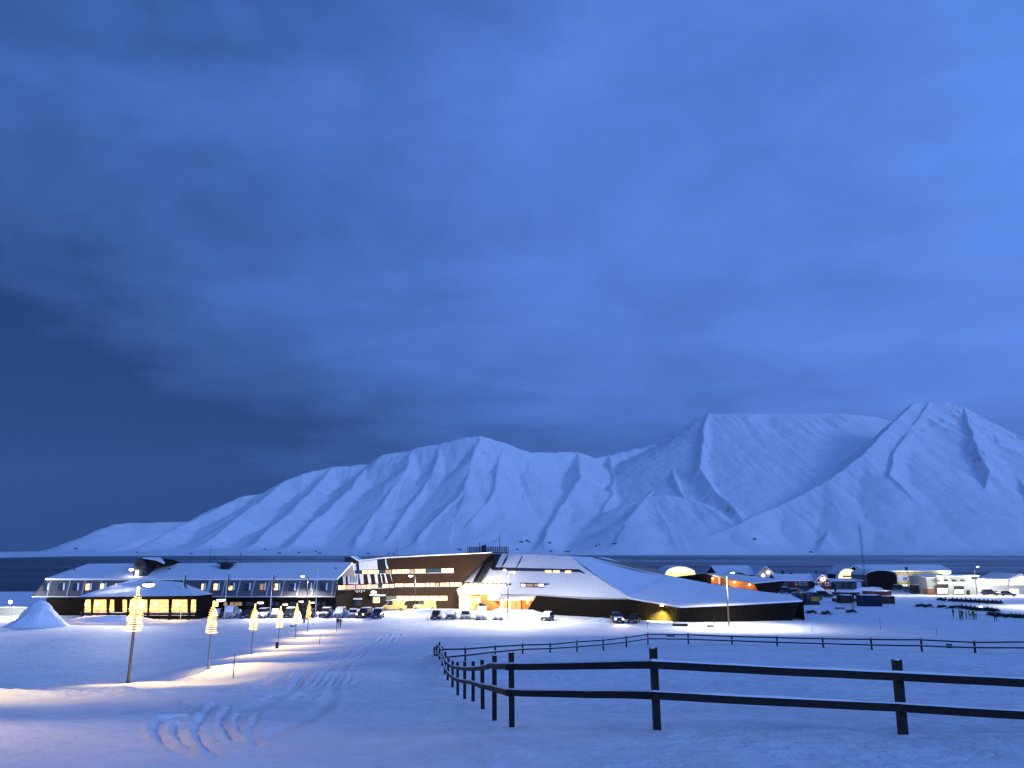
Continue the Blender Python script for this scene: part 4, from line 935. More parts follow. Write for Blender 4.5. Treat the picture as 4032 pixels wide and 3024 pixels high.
def small_box(name, x, yb, D, dims, mt, label, cat, cap=True, rz=0):
    X_ = XD(x, yb, D); p = Vector((X_, D, gz(X_, D))); L_ = thing(name, p, label, cat, rz=rz)
    m = MB(); m.box((0, 0, dims[2]/2-.1), (dims[0], dims[1], dims[2]+.2)); m.build('body', mt, L_)
    if cap: m = MB(); m.ell((0, 0, dims[2]-.02), (dims[0]*.52, dims[1]*.52, .07), 12, 5, zmin=0); m.build('snow_cap', M['snow_cap'], L_)
    else: m = MB(); m.box((0, -dims[1]/2-.02, dims[2]*.5), (dims[0]*.7, .03, dims[2]*.6)); m.build('door', mt, L_)
small_box('utility_box', 1091, 2548, 98, (.30, .30, .75), M['black'], 'small dark box with snow on top at the foot of a lane lamp', 'utility box')
small_box('bollard', 1197, 2451, 146, (.26, .26, .85), M['black'], 'short black bollard left of the tall lamp shaft', 'bollard')
small_box('concrete_block', 2678, 2466, 140, (2.5, .6, .42), M['black'], 'long low dark block lying in the snow before the yellow lit wall', 'block')
small_box('dark_sled_load', 2798, 2469, 139, (1.0, .7, .3), M['black'], 'low dark lump beside an upright stake near the wooden pole', 'covered load')
small_box('notice_board', 1200, 2432, 153, (1.2, .2, 1.9), M['cloth_dark'], 'dark upright board between the two farthest string cones', 'notice board', False)
small_box('low_cabinet', 1152, 2471, 139, (.9, .5, .18), M['black'], 'flat dark lid lying in the snow by the farthest lamps', 'lid')
small_box('perched_bundle', 3737, 2535, 70, (.35, .3, .35), M['cloth_dark'], 'small dark bundle in the snow behind the far fence at right', 'bundle')
small_box('fallen_board', 2640, 2504, 92, (.9, .5, .16), M['black'], 'dark board half buried behind the far fence corner', 'board')

# ================================================================== VEHICLES
def loft(secs, closed=True):
    """secs: list of rings of points"""
    m = MB(); n = len(secs[0]); vs = [p for s_ in secs for p in s_]; fs = []
    for i in range(len(secs)-1):
        for k in range(n): k2 = (k+1) % n; fs.append((i*n+k, i*n+k2, (i+1)*n+k2, (i+1)*n+k))
    m.add(vs, fs, 0, False)
    m.f += [tuple(range(n-1, -1, -1)), tuple((len(secs)-1)*n+k for k in range(n))]; m.mi += [0, 0]; m.sm += [False]*2
    return m
def ring(y, w, z0, z1, c=.12):
    h = w/2; c = min(c, (z1-z0)*.4)
    return [(-h+c, y, z0), (h-c, y, z0), (h, y, z0+c), (h, y, z1-c), (h-c*1.4, y, z1), (-h+c*1.4, y, z1), (-h, y, z1-c), (-h, y, z0+c)]
CARS = {'hatch': dict(L=4.1, W=1.76, H=1.5, hood=.88, ws=(-1.1, -.45), rear=(1.35, 1.85)), 'suv': dict(L=4.6, W=1.9, H=1.78, hood=1.05, ws=(-1.05, -.45), rear=(1.85, 2.15)),
        'estate': dict(L=4.6, W=1.82, H=1.52, hood=.92, ws=(-1.1, -.4), rear=(1.8, 2.15)), 'van': dict(L=5.1, W=1.98, H=2.15, hood=1.15, ws=(-1.75, -.95), rear=(2.4, 2.5))}
paint_cache = {}
def paint(c):
    if c not in paint_cache: paint_cache[c] = mat('car_paint', c, .35, var=.08, spec=.5)
    return paint_cache[c]
def make_car(kind, col, loc, rz, label, snow=(1, 1, 0), lights=False, group='cars parked in front of the buildings', cat='car'):
    k = CARS[kind]; Ln, Wd, Hh, hd = k['L'], k['W'], k['H'], k['hood']; y0, y1 = -Ln/2, Ln/2
    c = thing('parked_' + ('van' if kind == 'van' else 'car'), loc, label, cat, group, rz)
    pt = paint(col)
    b = loft([ring(y0, Wd*.84, .32, hd*.72), ring(y0+.18, Wd*.95, .24, hd*.88), ring(y0+.9, Wd, .22, hd*.97), ring(k['ws'][0], Wd, .22, hd), ring(.8, Wd, .22, hd+.03), ring(y1-.25, Wd*.98, .24, hd+.02), ring(y1, Wd*.88, .34, hd-.08)])
    b.build('body', pt, c)
    g_ = loft([ring(k['ws'][0], Wd*.88, hd-.02, hd+.02, .01), ring(k['ws'][1], Wd*.80, hd-.02, Hh-.05, .08), ring((k['ws'][1]+k['rear'][0])/2, Wd*.82, hd-.02, Hh, .08), ring(k['rear'][0], Wd*.80, hd-.02, Hh-.04, .08), ring(k['rear'][1], Wd*.84, hd-.02, hd+.03, .01)])
    g_.build('windows', M['glass'], c)
    r_ = loft([ring(k['ws'][1]-.02, Wd*.72, Hh-.07, Hh-.01, .02), ring((k['ws'][1]+k['rear'][0])/2, Wd*.75, Hh-.03, Hh+.03, .02), ring(k['rear'][0]+.04, Wd*.72, Hh-.06, Hh, .02)]); r_.build('roof', pt, c)
    if kind == 'van': m = loft([ring(-.2, Wd*.90, hd, Hh-.1, .06), ring(k['rear'][1]-.08, Wd*.90, hd, Hh-.1, .06)]); m.build('cargo_panel', pt, c)
    for sx in (-1, 1):
        for yy in (y0+.85, y1-.85):
            m = MB(); m.tube([(sx*(Wd/2-.22), yy, .33), (sx*(Wd/2+.01), yy, .33)], .33, 14); w = m.build('wheel', M['tyre'], c)
            m = MB(); m.tube([(sx*(Wd/2), yy, .33), (sx*(Wd/2+.025), yy, .33)], .19, 10); m.build('rim', M['rim'], w)
        m = MB(); m.ell((sx*Wd*.34, y0+.06, hd*.70), (.20, .10, .10), 8, 5); m.build('headlight', M['lamp_warm'] if lights else M['rim'], c)
        m = MB(); m.ell((sx*(Wd/2+.09), k['ws'][0]+.25, hd+.10), (.10, .06, .08), 8, 5); m.build('mirror', pt, c)
    m = MB(); m.box((0, y0+.0, .47), (Wd*.62, .08, .20)); m.build('grille', M['black'], c)
    m = MB(); m.box((0, y0-.05, .40), (.5, .03, .11)); m.build('number_plate', M['white'], c)
    for sx in (-1, 1): m = MB(); m.box((sx*Wd*.38, y1-.02, hd-.2), (.2, .08, .18)); m.build('tail_light', M['red_wall'], c)
    if snow[0]: m = loft([ring(k['ws'][1]+.0, Wd*.70, Hh-.01, Hh+.06, .05), ring((k['ws'][1]+k['rear'][0])/2, Wd*.76, Hh+.02, Hh+.16, .06), ring(k['rear'][0], Wd*.70, Hh-.02, Hh+.09, .05)]); m.build('roof_snow', M['snow_cap'], c)
    if snow[1]: m = loft([ring(y0+.25, Wd*.80, hd*.86, hd*.92, .03), ring(y0+.9, Wd*.88, hd*.95, hd+.05, .04), ring(k['ws'][0]+.05, Wd*.84, hd-.02, hd+.06, .04)]); m.build('bonnet_snow', M['snow_cap'], c)
    if snow[2]: m = loft([ring(k['ws'][0]-.06, Wd*.80, hd+.0, hd+.06, .02), ring(k['ws'][1]-.06, Wd*.76, Hh-.1, Hh-.02, .02)]); m.build('windscreen_snow', M['snow_cap'], c)
    if lights:
        for sx in (-1, 1):
            lc = loc + Matrix.Rotation(rz, 3, 'Z') @ Vector((sx*Wd*.34, y0-.25, hd*.7)); tg = loc + Matrix.Rotation(rz, 3, 'Z') @ Vector((sx*Wd*.3, y0-9, 0))
            add_light('headlight_beam', lc, 900, (1, .78, .42), 'SPOT', .08, tg, 70, .8)
    return c
K_ = (.012, .012, .015); WH = (.62, .62, .62); SI = (.30, .31, .33); BL = (.02, .035, .08); RD = (.10, .015, .012); GN = (.03, .04, .03); YW = (.45, .33, .12)
def row(x, y, D=None): D = D or -13.2/tv(y); X_ = XD(x, y, D); return Vector((X_, D, gz(X_, D)))
cars = [  # x, base y, kind, colour, turn, snow, lights, label
 (672, 2430, 'hatch', K_, -1.0, (1, 1, 0), True, 'dark car with bright headlights turned left, leftmost beside the glass pavilion'),
 (726, 2432, 'hatch', WH, -.75, (1, 1, 0), False, 'white hatchback angled to the left, in front of the last pavilion windows'),
 (782, 2431, 'suv', K_, 0, (0, 0, 0), False, 'black car just left of the second string cone'),
 (853, 2431, 'hatch', SI, .2, (1, 1, 1), False, 'pale frosted car half hidden behind the second string cone'),
 (906, 2433, 'van', SI, .15, (1, 0, 1), False, 'silver van with frosted windscreen below a flagpole'),
 (972, 2432, 'estate', K_, 0, (0, 0, 0), False, 'black car between the silver van and the third string cone'),
 (1033, 2432, 'suv', WH, 0, (0, 1, 0), True, 'white car with glowing headlights right of the third string cone'),
 (1083, 2431, 'hatch', (.45, .33, .33), .3, (1, 1, 1), False, 'pinkish frosted car left of the fourth string cone'),
 (1141, 2431, 'suv', K_, 0, (1, 0, 0), False, 'dark car with white roof between the fourth and fifth string cones'),
 (1220, 2431, 'estate', RD, 0, (0, 0, 0), False, 'dark red car behind the farthest string cone'),
 (1282, 2431, 'suv', K_, 0, (1, 1, 0), False, 'dark car with snowy bonnet and roof, right of the bare flagpole'),
 (1338, 2430, 'suv', SI, 0, (1, 1, 1), False, 'car wholly covered in snow behind two walking people'),
 (1389, 2430, 'hatch', (.4, .25, .25), .2, (1, 1, 0), False, 'white topped reddish car left of a dark headlit car'),
 (1436, 2431, 'suv', K_, -.25, (1, 0, 0), True, 'dark car with white roof and bright headlights in front of the dark doorway'),
 (1488, 2433, 'suv', BL, 0, (1, 0, 0), False, 'blue black upright car with snowy roof at the end of the left row'),
 (1717, 2437, 'estate', K_, 0, (0, 0, 0), False, 'dark estate car at the left end of the row before the copper block'),
 (1776, 2436, 'estate', BL, 0, (1, 0, 1), False, 'dark blue car with frosted windscreen, second in the row before the entrance'),
 (1833, 2436, 'hatch', SI, 0, (1, 0, 0), False, 'grey hatchback with snowy roof, left of the tall frosted van'),
 (1963, 2440, 'hatch', SI, 0, (1, 1, 1), False, 'small car under thick snow, next to the tall lamp pole at the entrance'),
 (2155, 2443, 'hatch', K_, -.3, (1, 1, 1), False, 'lone rounded car under snow in front of the black wall'),
 (2430, 2451, 'suv', K_, .05, (0, 1, 0), True, 'tall car with glaring headlights before the dark low wall'),
 (2497, 2452, 'hatch', K_, -.35, (0, 0, 0), False, 'small dark car beside the headlit car, left of the yellow lit wall')]
for x, y, kd, c_, rz, sn, li, lb in cars:
    make_car(kd, c_, row(x, y), rz, lb, sn, li, cat='van' if kd == 'van' else 'car')
make_car('van', SI, row(1897, 2438), 0, 'tall van with frosted windscreen in front of the glowing entrance', (1, 1, 1), cat='van')
make_car('van', YW, row(1553, 2404), math.radians(-98), 'pale van parked side on under the ribbon windows, left of the pair', (1, 1, 0), cat='van')
make_car('van', YW, row(1672, 2402), math.radians(-84), 'pale van parked side on behind the lamp pole, right of the pair', (1, 1, 0), cat='van')
make_car('suv', (.25, .24, .08), row(1899, 2406), .1, 'olive car standing right outside the glowing entrance', (0, 0, 0))
make_car('suv', K_, row(3246, 2353), math.radians(80), 'dark pickup parked side on in open snow before the red house', (0, 1, 0), group='vehicles on the yard at right')
make_car('suv', BL, row(3097, 2336), math.radians(85), 'snow covered car beyond the dark wing, left of the red house yard', (1, 1, 1), group='vehicles on the yard at right')
make_car('estate', K_, row(3137, 2339), math.radians(70), 'dark low car with snowy top beside the red house', (1, 1, 1), group='vehicles on the yard at right')
make_car('suv', K_, row(3167, 2330), 0, 'black car close against the red house wall', (0, 0, 0), group='vehicles on the yard at right')
make_car('van', BL, row(3160, 2368), math.radians(75), 'dark blue van right behind the pointed end of the low roof', (1, 0, 0), cat='van', group='vehicles on the yard at right')
make_car('van', K_, row(3196, 2366), math.radians(100), 'black box van with stepped front beyond the low roof point', (0, 0, 0), cat='van', group='vehicles on the yard at right')
make_car('suv', GN, row(3545, 2325), math.radians(60), 'dark car on the lit snow left of the black skips', (1, 1, 0), group='vehicles on the yard at right')
make_car('hatch', SI, row(3585, 2330), .4, 'greenish pale car beside the floodlight pole', (0, 0, 0), group='vehicles on the yard at right')
make_car('suv', K_, row(3900, 2345), math.radians(70), 'dark car parked at the lit white hall', (0, 0, 0), group='vehicles on the yard at right')
make_car('hatch', (.2, .15, .12), row(3970, 2348), math.radians(60), 'small reddish brown car in front of the bright lower wall at right', (0, 0, 0), group='vehicles on the yard at right')

# snow heaps between the cars
def heap(x, y, w, d, h, label, D=None, seed=0, nm='snow_heap', cat='snow heap', group='snow heaps between the parked cars'):
    p = row(x, y, D); n = 26; X_, Y_ = np.meshgrid(np.linspace(-1.15, 1.15, n), np.linspace(-1.15, 1.15, n))
    r = np.hypot(X_, Y_); Zh = h*(1.12*np.exp(-(r*1.3)**2.6)-.14)*(1+.9*fbm(X_*1.6+seed, Y_*1.6, 4, 5+seed)) - .05
    me = sheet(nm, X_*w/2, Y_*d/2, Zh, M['snow']); me.location = p; tag(me, label, cat, group)
for i, (x, w, lb) in enumerate(((755, 1.2, 'small white heap between the white hatchback and the black car'), (943, 2.0, 'white heap between the silver van and a black car'), (1057, 1.3, 'white heap right of the headlit white car'), (1110, 1.4, 'white heap behind the fourth string cone'), (1170, 1.6, 'white heap left of the fifth string cone'),
     (1247, 2.0, 'blocky white heap at the foot of the bare flagpole'), (1311, 1.8, 'white heap left of the wholly snow covered car'), (1362, 1.2, 'white heap right of the wholly snow covered car'), (1463, 1.6, 'white heap left of the blue black car'))):
    heap(x, 2429, w*1.25, 1.8, 1.1, lb, seed=i)
heap(146, 2441, 11.5, 7.0, 3.05, 'big rounded pile of snow at the dark end of the mansard wing', 139, 12, group=None)
heap(2030, 2420, 16, 7, 1.7, 'long snow bank along the lit entrance wall', 160, 15, group=None)
heap(1700, 2412, 26, 6, 1.3, 'broad bright snow bank in front of the copper block', 165, 16, group=None)
heap(3215, 2335, 7, 4, 1.9, 'snow pile in front of the red house', 245, 17, group=None)
heap(2370, 2446, 8, 3, .8, 'low snow drift at the foot of the dark wall left of the headlit car', 147, 18, group=None)
heap(420, 2428, 24, 3.5, .9, 'snow drift along the terrace of the glass pavilion', 148.2, 19, group=None)
heap(3420, 2330, 14, 4, 1.5, 'snow drift in front of the dark shed', 248, 20, group=None)

# ================================================================== PEOPLE
PCACHE = {}
def skin_person(name, pose, mats, loc, rz, label, group=None, vest=False, scale=1.0):
    J = {'pel': (0, 0, .98), 'bel': (0, 0, 1.12), 'chest': (0, -.01, 1.34), 'neck': (0, -.01, 1.50), 'head': (0, -.03, 1.60), 'top': (0, -.03, 1.73)}
    st = .16 if pose == 'walk' else .02; sp = .10 if pose != 'wide' else .2
    kz = .52
    for s_, n_ in ((-1, 'l'), (1, 'r')):
        J['hip'+n_] = (s_*.09, 0, .93); J['kn'+n_] = (s_*sp, -s_*st*.8-.03, kz); J['an'+n_] = (s_*sp, s_*st*-1.3+.02, .10); J['to'+n_] = (s_*sp*1.1, s_*st*-1.3-.14, .04)
        J['sh'+n_] = (s_*.19, 0, 1.42); J['el'+n_] = (s_*.27, s_*st*.8+.02, 1.15); J['wr'+n_] = (s_*.25, s_*st*1.2-.10, .93)
        for fi, (dx, dz) in enumerate(((-.02, -.10), (0, -.11), (.02, -.10))): pass
        J['ha'+n_] = (s_*.24, s_*st*1.2-.14, .84)
    E = [('pel', 'bel'), ('bel', 'chest'), ('chest', 'neck'), ('neck', 'head'), ('head', 'top')]
    for n_ in 'lr': E += [('pel', 'hip'+n_), ('hip'+n_, 'kn'+n_), ('kn'+n_, 'an'+n_), ('an'+n_, 'to'+n_), ('chest', 'sh'+n_), ('sh'+n_, 'el'+n_), ('el'+n_, 'wr'+n_), ('wr'+n_, 'ha'+n_)]
    rad = {'pel': .15, 'bel': .15, 'chest': .16, 'neck': .06, 'head': .10, 'top': .085, 'hip': .11, 'kn': .075, 'an': .055, 'to': .05, 'sh': .085, 'el': .06, 'wr': .045, 'ha': .035}
    names = list(J); me = bpy.data.meshes.new(name); me.from_pydata([J[n] for n in names], [(names.index(a), names.index(b)) for a, b in E], [])
    key = pose
    tmp_ = bpy.data.objects.new('tmp', me); COL.objects.link(tmp_)
    tmp_.modifiers.new('s', 'SKIN'); sv = me.skin_vertices[0].data
    for i, n in enumerate(names):
        r = rad[n if n in rad else n[:-1]]; sv[i].radius = (r, r*.85)
    sv[0].use_root = True
    su = tmp_.modifiers.new('u', 'SUBSURF'); su.levels = 1
    if key not in PCACHE:
        dg = bpy.context.evaluated_depsgraph_get(); PCACHE[key] = bpy.data.meshes.new_from_object(tmp_.evaluated_get(dg))
    m2 = PCACHE[key].copy(); bpy.data.objects.remove(tmp_)
    m2.materials.clear()
    for m_ in mats: m2.materials.append(m_)     # trousers, jacket, skin
    for p_ in m2.polygons: p_.material_index = 0 if p_.center.z < .92 and abs(p_.center.x) < .2 else (2 if p_.center.z > 1.52 or (p_.center.z < .90 and abs(p_.center.x) > .2) else 1); p_.use_smooth = True
    o = thing('person', loc, label, 'person', group, rz)
    b = bpy.data.objects.new('body', m2); COL.objects.link(b); b.parent = o
    m = MB(); m.ell((0, -.02, 1.68), (.115, .125, .10), 10, 6, zmin=-.3); m.build('hat', mats[1], o)
    if vest: m = MB(); m.tube([(0, 0, 1.0), (0, 0, 1.15), (0, -.01, 1.36), (0, -.01, 1.46)], [.185, .185, .20, .13], 12, cap=False); m.build('vest', M['vest'], o)
    m = MB()
    for s_ in (-1, 1): m.ell((s_*.035, -.125, 1.635), (.012, .012, .012), 6, 4)
    m.ell((0, -.135, 1.605), (.014, .02, .02), 6, 4); m.build('face', M['skin'], o)
    o.scale = (scale,)*3
    return o
D_ = (M['cloth_dark'], M['cloth_dark'], M['skin']); B_ = (M['cloth_dark'], M['cloth_blue'], M['skin']); O_ = (M['cloth_dark'], M['cloth_orange'], M['skin'])
gp_ = 'two people walking up from the car park'
skin_person('person', 'walk', D_, row(1329, 2462, 137), .3, 'walking person in dark clothes, left of the pair before the snow covered car', gp_)
skin_person('person', 'walk', B_, row(1340, 2462, 136), -.2, 'walking person in blue grey jacket, right of the pair before the snow covered car', gp_)
gv = 'people gathered beside the snowmobiles'
skin_person('person', 'wide', D_, row(3755, 2431), 1.4, 'lone person in dark clothes left of the group in bright vests', gv, scale=1.04)
skin_person('person', 'stand', D_, row(3781, 2440), .6, 'person in dim green vest at the left of the snowmobile group', gv, True)
skin_person('person', 'stand', D_, row(3790, 2441), -.5, 'tall person in dark clothes behind the left vest wearer', gv, scale=1.06)
skin_person('person', 'wide', D_, row(3820, 2438), .2, 'person in a bright green vest in the middle of the snowmobile group', gv, True)
skin_person('person', 'stand', D_, row(3843, 2440), -.3, 'person in a bright green vest at the right of the snowmobile group', gv, True, 1.05)
skin_person('person', 'walk', B_, row(3834, 2441), 2.6, 'person in bluish clothes between the two bright vests', gv)
skin_person('person', 'walk', D_, row(3921, 2449), .3, 'person in dark clothes standing in front of the right hand snowmobiles', gv)
skin_person('person', 'stand', D_, row(3806, 2436), .9, 'person in dark clothes stooping beside the middle snowmobiles', gv, scale=.82)
skin_person('person', 'stand', O_, row(1876, 2404), .3, 'person in a red orange jacket at the glowing entrance')
skin_person('person', 'stand', D_, row(3365, 2394), .3, 'person beside the blue container, pale faced and dark clad', scale=.9)

# ================================================================== SNOWMOBILES
def make_sled(mt):
    c = thing('snowmobile', (0, 0, 0), 'x', 'snowmobile')
    m = loft([ring(-1.35, .35, .35, .50, .08), ring(-1.05, .62, .30, .72, .14), ring(-.6, .74, .30, .90, .16), ring(-.2, .60, .34, .95, .14), ring(.1, .4, .36, .80, .1)]); m.build('hood', mt, c)
    m = loft([ring(-.1, .30, .50, .78, .06), ring(.35, .34, .50, .84, .06), ring(.9, .34, .50, .80, .06), ring(1.15, .30, .55, .98, .06)]); m.build('seat', M['black'], c)
    m = loft([ring(-.35, .50, .22, .52, .06), ring(.6, .50, .08, .50, .06), ring(1.45, .50, .14, .44, .1)]); m.build('track', M['tyre'], c)
    m = MB(); m.prism([(-.24, -.72, .88), (.24, -.72, .88), (.18, -.45, 1.25), (-.18, -.45, 1.25)], (0, .03, 0)); m.build('windshield', M['glass'], c)
    for s_ in (-1, 1):
        m = MB(); m.tube([(s_*.48, -1.65, .22), (s_*.48, -1.5, .06), (s_*.48, -.55, .04)], [.03, .05, .05], 6); m.tube([(s_*.48, -1.05, .06), (s_*.3, -.85, .42)], .03, 5); m.build('ski', M['dark_metal'], c)
    m = MB(); m.tube([(-.38, -.2, 1.06), (0, -.3, 1.04), (.38, -.2, 1.06)], .025, 5); m.tube([(0, -.3, 1.04), (0, -.45, .85)], .03, 5); m.build('handlebar', M['black'], c)
    return c
proto = make_sled(M['sled_dark']); proto2 = make_sled(M['sled_blue']); used = {}
def place_sled(p, loc, rz, label, group):
    o = p if p.name not in used else copy_tree(p); used[p.name] = 1
    o.location = loc; o.rotation_euler = (0, 0, rz); o['label'] = label; o['group'] = group; o.scale = (.82,)*3; return o
g1 = 'snowmobiles parked in the back row'
ORD = ['first', 'second', 'third', 'fourth', 'fifth', 'sixth', 'seventh', 'eighth', 'ninth']
def sled_run(xs, y, dy, rz, where, grp, pr=None):
    for i, a in enumerate(xs): place_sled(pr or proto, row(3532+a/4.424, y+(a-xs[0])*dy), rz+random.uniform(-.2, .2), ORD[i]+' snowmobile from the left in '+where, grp)
sled_run([750, 832], 2366, .0125, .2, 'the left pair of the back row', g1)
sled_run([950, 1030, 1110, 1190, 1270, 1350, 1425], 2368, .0125, .2, 'the long stretch of the back row', g1)
sled_run([1495, 1572, 1650, 1715, 1790], 2375, .0125, .2, 'the right stretch of the back row', g1)
for i, (a, y, lb) in enumerate(((405, 2391, 'solitary dark snowmobile lying low in the snow left of all the rows'), (545, 2392, 'half buried snowmobile right of the leftmost pair'),
        (790, 2395, 'snowmobile standing alone to the upper left of the lone person'), (990, 2397, 'snowmobile directly behind the lone dark person'))):
    place_sled(proto, row(3532+a/4.424, y), random.choice((1.3, .9, 1.5)), lb, 'scattered snowmobiles left of the people')
sled_run([1115, 1190, 1265, 1335], 2396, .03, .25, 'the line just behind the vest wearers', 'snowmobiles behind the people in vests')
sled_run([1395, 1440], 2404, .03, .6, 'the bluish pair behind the right vest wearer', 'snowmobiles behind the people in vests', proto2)
sled_run([1550, 1625, 1705], 2404, .04, .7, 'the short row above the standing person at right', 'snowmobiles of the short right row')
sled_run([1670, 1735, 1805], 2424, .05, .9, 'the cluster behind the standing person at right', 'snowmobiles clustered at right')
sled_run([1965, 2040, 2115, 2190], 2432, .012, .8, 'the front row cut by the right edge', 'snowmobiles of the front row at the right edge')
for x, y, r, lb in ((3195, 2417, 1.2, 'snowmobile with snowy seat right of the dark wing end'), (3253, 2421, 1.7, 'snowmobile seen side on right of the wing end, farther right'), (3352, 2414, 1.5, 'low snowmobile trailer lying beside the pinkish bundle')): place_sled(proto, row(x, y), r, lb, 'snowmobiles below the containers')
small_box('tarp_bundle', 3310, 2415, 178, (1.9, .8, .45), M['pole_wood'], 'low pinkish brown covered bundle lying in the snow', 'bundle')
small_box('upright_bundle', 3367, 2412, 180, (.7, .6, 1.3), mat('pale_tarp', (.5, .38, .36), .8), 'upright pale pinkish bundle behind the low trailer', 'bundle')

# ================================================================== BUILDINGS AT RIGHT
def house(name, label, x0, x1, yb, yw, yr, depth, wallm, axis='x', D=None, cat='house', roofm=None, trim=None, base_drop=1.0):
    """axis x: ridge parallel to the picture, y: gable towards the viewer"""
    D = D or -13.2/tv(yb); a = XD(x0, yw, D); b = XD(x1, yw, D); g0 = gz((a+b)/2, D)
    zw = CZ+tv(yw)*D; zr_ = CZ+tv(yr)*(D+(depth/2 if axis == 'x' else 0))
    o = thing(name, Vector(((a+b)/2, D, g0)), label, cat); R_ = Rel(o); roofm = roofm or M['roof_snow']
    m = MB(); m.box(((a+b)/2, D+depth/2, (zw+g0-base_drop)/2), (b-a, depth, zw-g0+base_drop))
    mid = (a+b)/2
    if axis == 'y': m.prism([(a, D, zw), (b, D, zw), (mid, D, zr_)], (0, depth, 0))
    else:
        m.prism([(a, D, zw), (a, D+depth, zw), (a, D+depth/2, zr_)], (b-a, 0, 0))
    R_.part('wall', m, wallm)
    if axis == 'y':
        for s_, q in ((a, -1), (b, 1)):
            m = MB(); dx = (mid-s_); m.prism([(s_-dx*.06, D-.3, zw-(zr_-zw)*.06), (mid, D-.3, zr_), (mid, D-.3, zr_+.28), (s_-dx*.06, D-.3, zw-(zr_-zw)*.06+.28)], (0, depth+.6, 0)); R_.part('roof', m, roofm)
    else:
        m = MB(); m.prism([(a-.3, D-.35, zw-.1), (a-.3, D+depth/2, zr_+.02), (a-.3, D+depth/2, zr_+.3), (a-.3, D-.35, zw+.18)], (b-a+.6, 0, 0)); R_.part('roof', m, roofm)
        m = MB(); m.prism([(a-.3, D+depth+.35, zw-.1), (a-.3, D+depth/2, zr_+.02), (a-.3, D+depth/2, zr_+.3), (a-.3, D+depth+.35, zw+.18)], (b-a+.6, 0, 0)); R_.part('roof', m, roofm)
    pl = Plane(Vector((a, D, 0)), Vector((b, D, 0)), Vector((a, D, 5)))
    return o, R_, pl, D
o, R_, pl, Dh = house('red_house', 'red boarded house with a lit lamp in its gable and two white framed windows', 3207, 3273, 2322, 2292, 2264, 12, M['red_wall'], 'y')
for x in (3222, 3260):
    fo = pane_rect(R_, pl, x-10, x+10, 2293, 2305, .12, M['win_dark'], fmat=M['white'])
    m = MB(); m.prism([pl.at(x-1.3, 2305, .2), pl.at(x+1.3, 2305, .2), pl.at(x+1.3, 2293, .2), pl.at(x-1.3, 2293, .2)], (0, .1, 0)); R_.part('mullion', m, M['white'], fo)
m = MB(); m.ell(pl.at(3238, 2281, .4), (.75, .3, .5)); R_.part('gable_lamp', m, M['lamp_white'])
m = MB(); m.tube([P(3242, 2266, Dh+6), P(3242, 2252, Dh+6)], .08, 5); R_.part('aerial', m, M['dark_metal'])
m = MB(); m.box(P(3213, 2256, Dh+9), (.6, .6, 1.2)); R_.part('chimney', m, M['black'])
add_light('gable_light', pl.at(3238, 2279, 1.2), 45, (1, .8, .5), parent=o)
o, R_, pl, Dh = house('red_wing', 'long dark red side wing with snowy roof joined to the red gabled house', 3060, 3206, 2321, 2287, 2262, 9, M['red_wall'])
for x in (3135, 3153, 3172): pane_rect(R_, pl, x-4, x+4, 2293, 2303, .1, M['win_dark'], fmat=M['white'])
for cx_, cy_ in ((3081, 2257), (3115, 2263)): m = MB(); m.box(P(cx_, cy_, Dh+4.5), (.8, .8, 1.5)); R_.part('chimney', m, M['black'])
poly(R_, 'teal_panel', [(3074, 2320), (3100, 2320), (3100, 2290), (3074, 2290)], pl, .1, M['teal_wall'], .1)
o, R_, pl, Dh = house('teal_shed', 'low dark teal shed with flat snowy roof and one pale door', 3281, 3424, 2321, 2287, 2281, 9, M['teal_wall'], cat='shed')
poly(R_, 'pale_door', [(3373, 2317), (3391, 2317), (3391, 2291), (3373, 2291)], pl, .1, M['white'], .1)
for x in (3320, 3345): poly(R_, 'door_panel', [(x-9, 2317), (x+9, 2317), (x+9, 2293), (x-9, 2293)], pl, .1, M['dark_metal'], .1)
# dark shed with rounded roof
def arch_hall(name, label, x0, x1, yb, ytop, depth, D, endm, roofm, cat, lit=None, rect=.45):
    a = XD(x0, ytop, D); b = XD(x1, ytop, D); g0 = gz((a+b)/2, D); zt_ = CZ+tv(ytop)*D; mid = (a+b)/2; hw = (b-a)/2; h = zt_-g0
    o = thing(name, Vector((mid, D, g0)), label, cat); R_ = Rel(o)
    pts = [(a, D, g0-1)] + [(mid-hw*math.cos(math.pi*i/14), D, g0+h*rect+h*(1-rect)*math.sin(math.pi*i/14)) for i in range(15)] + [(b, D, g0-1)]
    m = MB(); m.prism(pts, (0, .3, 0)); R_.part('end_wall', m, endm)
    m = MB(); arc = pts[1:-1]
    outer = [Vector(p)+Vector((0, .31, .0)) for p in arc]; n = len(outer)
    for i in range(n-1):
        p, q = outer[i], outer[i+1]; m.prism([p+Vector((0, 0, .02)), q+Vector((0, 0, .02)), q+Vector((0, 0, .3)), p+Vector((0, 0, .3))], (0, depth, 0))
    R_.part('roof', m, roofm)
    m = MB(); m.box((a+.1, D+depth/2+.4, (g0-1+g0+h*rect)/2), (.2, depth-.2, h*rect+1)); m.box((b-.1, D+depth/2+.4, (g0-1+g0+h*rect)/2), (.2, depth-.2, h*rect+1)); R_.part('side_wall', m, M['grey_wall'])
    return o, R_, Plane(Vector((a, D, 0)), Vector((b, D, 0)), Vector((a, D, 5)))
arch_hall('dark_shed', 'big black shed with shallow rounded snowy roof and lit corner lamp', 3412, 3529, 2318, 2247, 12, 260, M['dark_clad'], M['roof_snow'], 'shed', rect=.76)
o, R_, pl = arch_hall('glowing_tent_hall', 'arched hall glowing pale yellow under the black gable', 3299, 3378, 2300, 2241, 2.5, 292, M['hall_glow'], M['roof_snow'], 'hall', rect=.4)
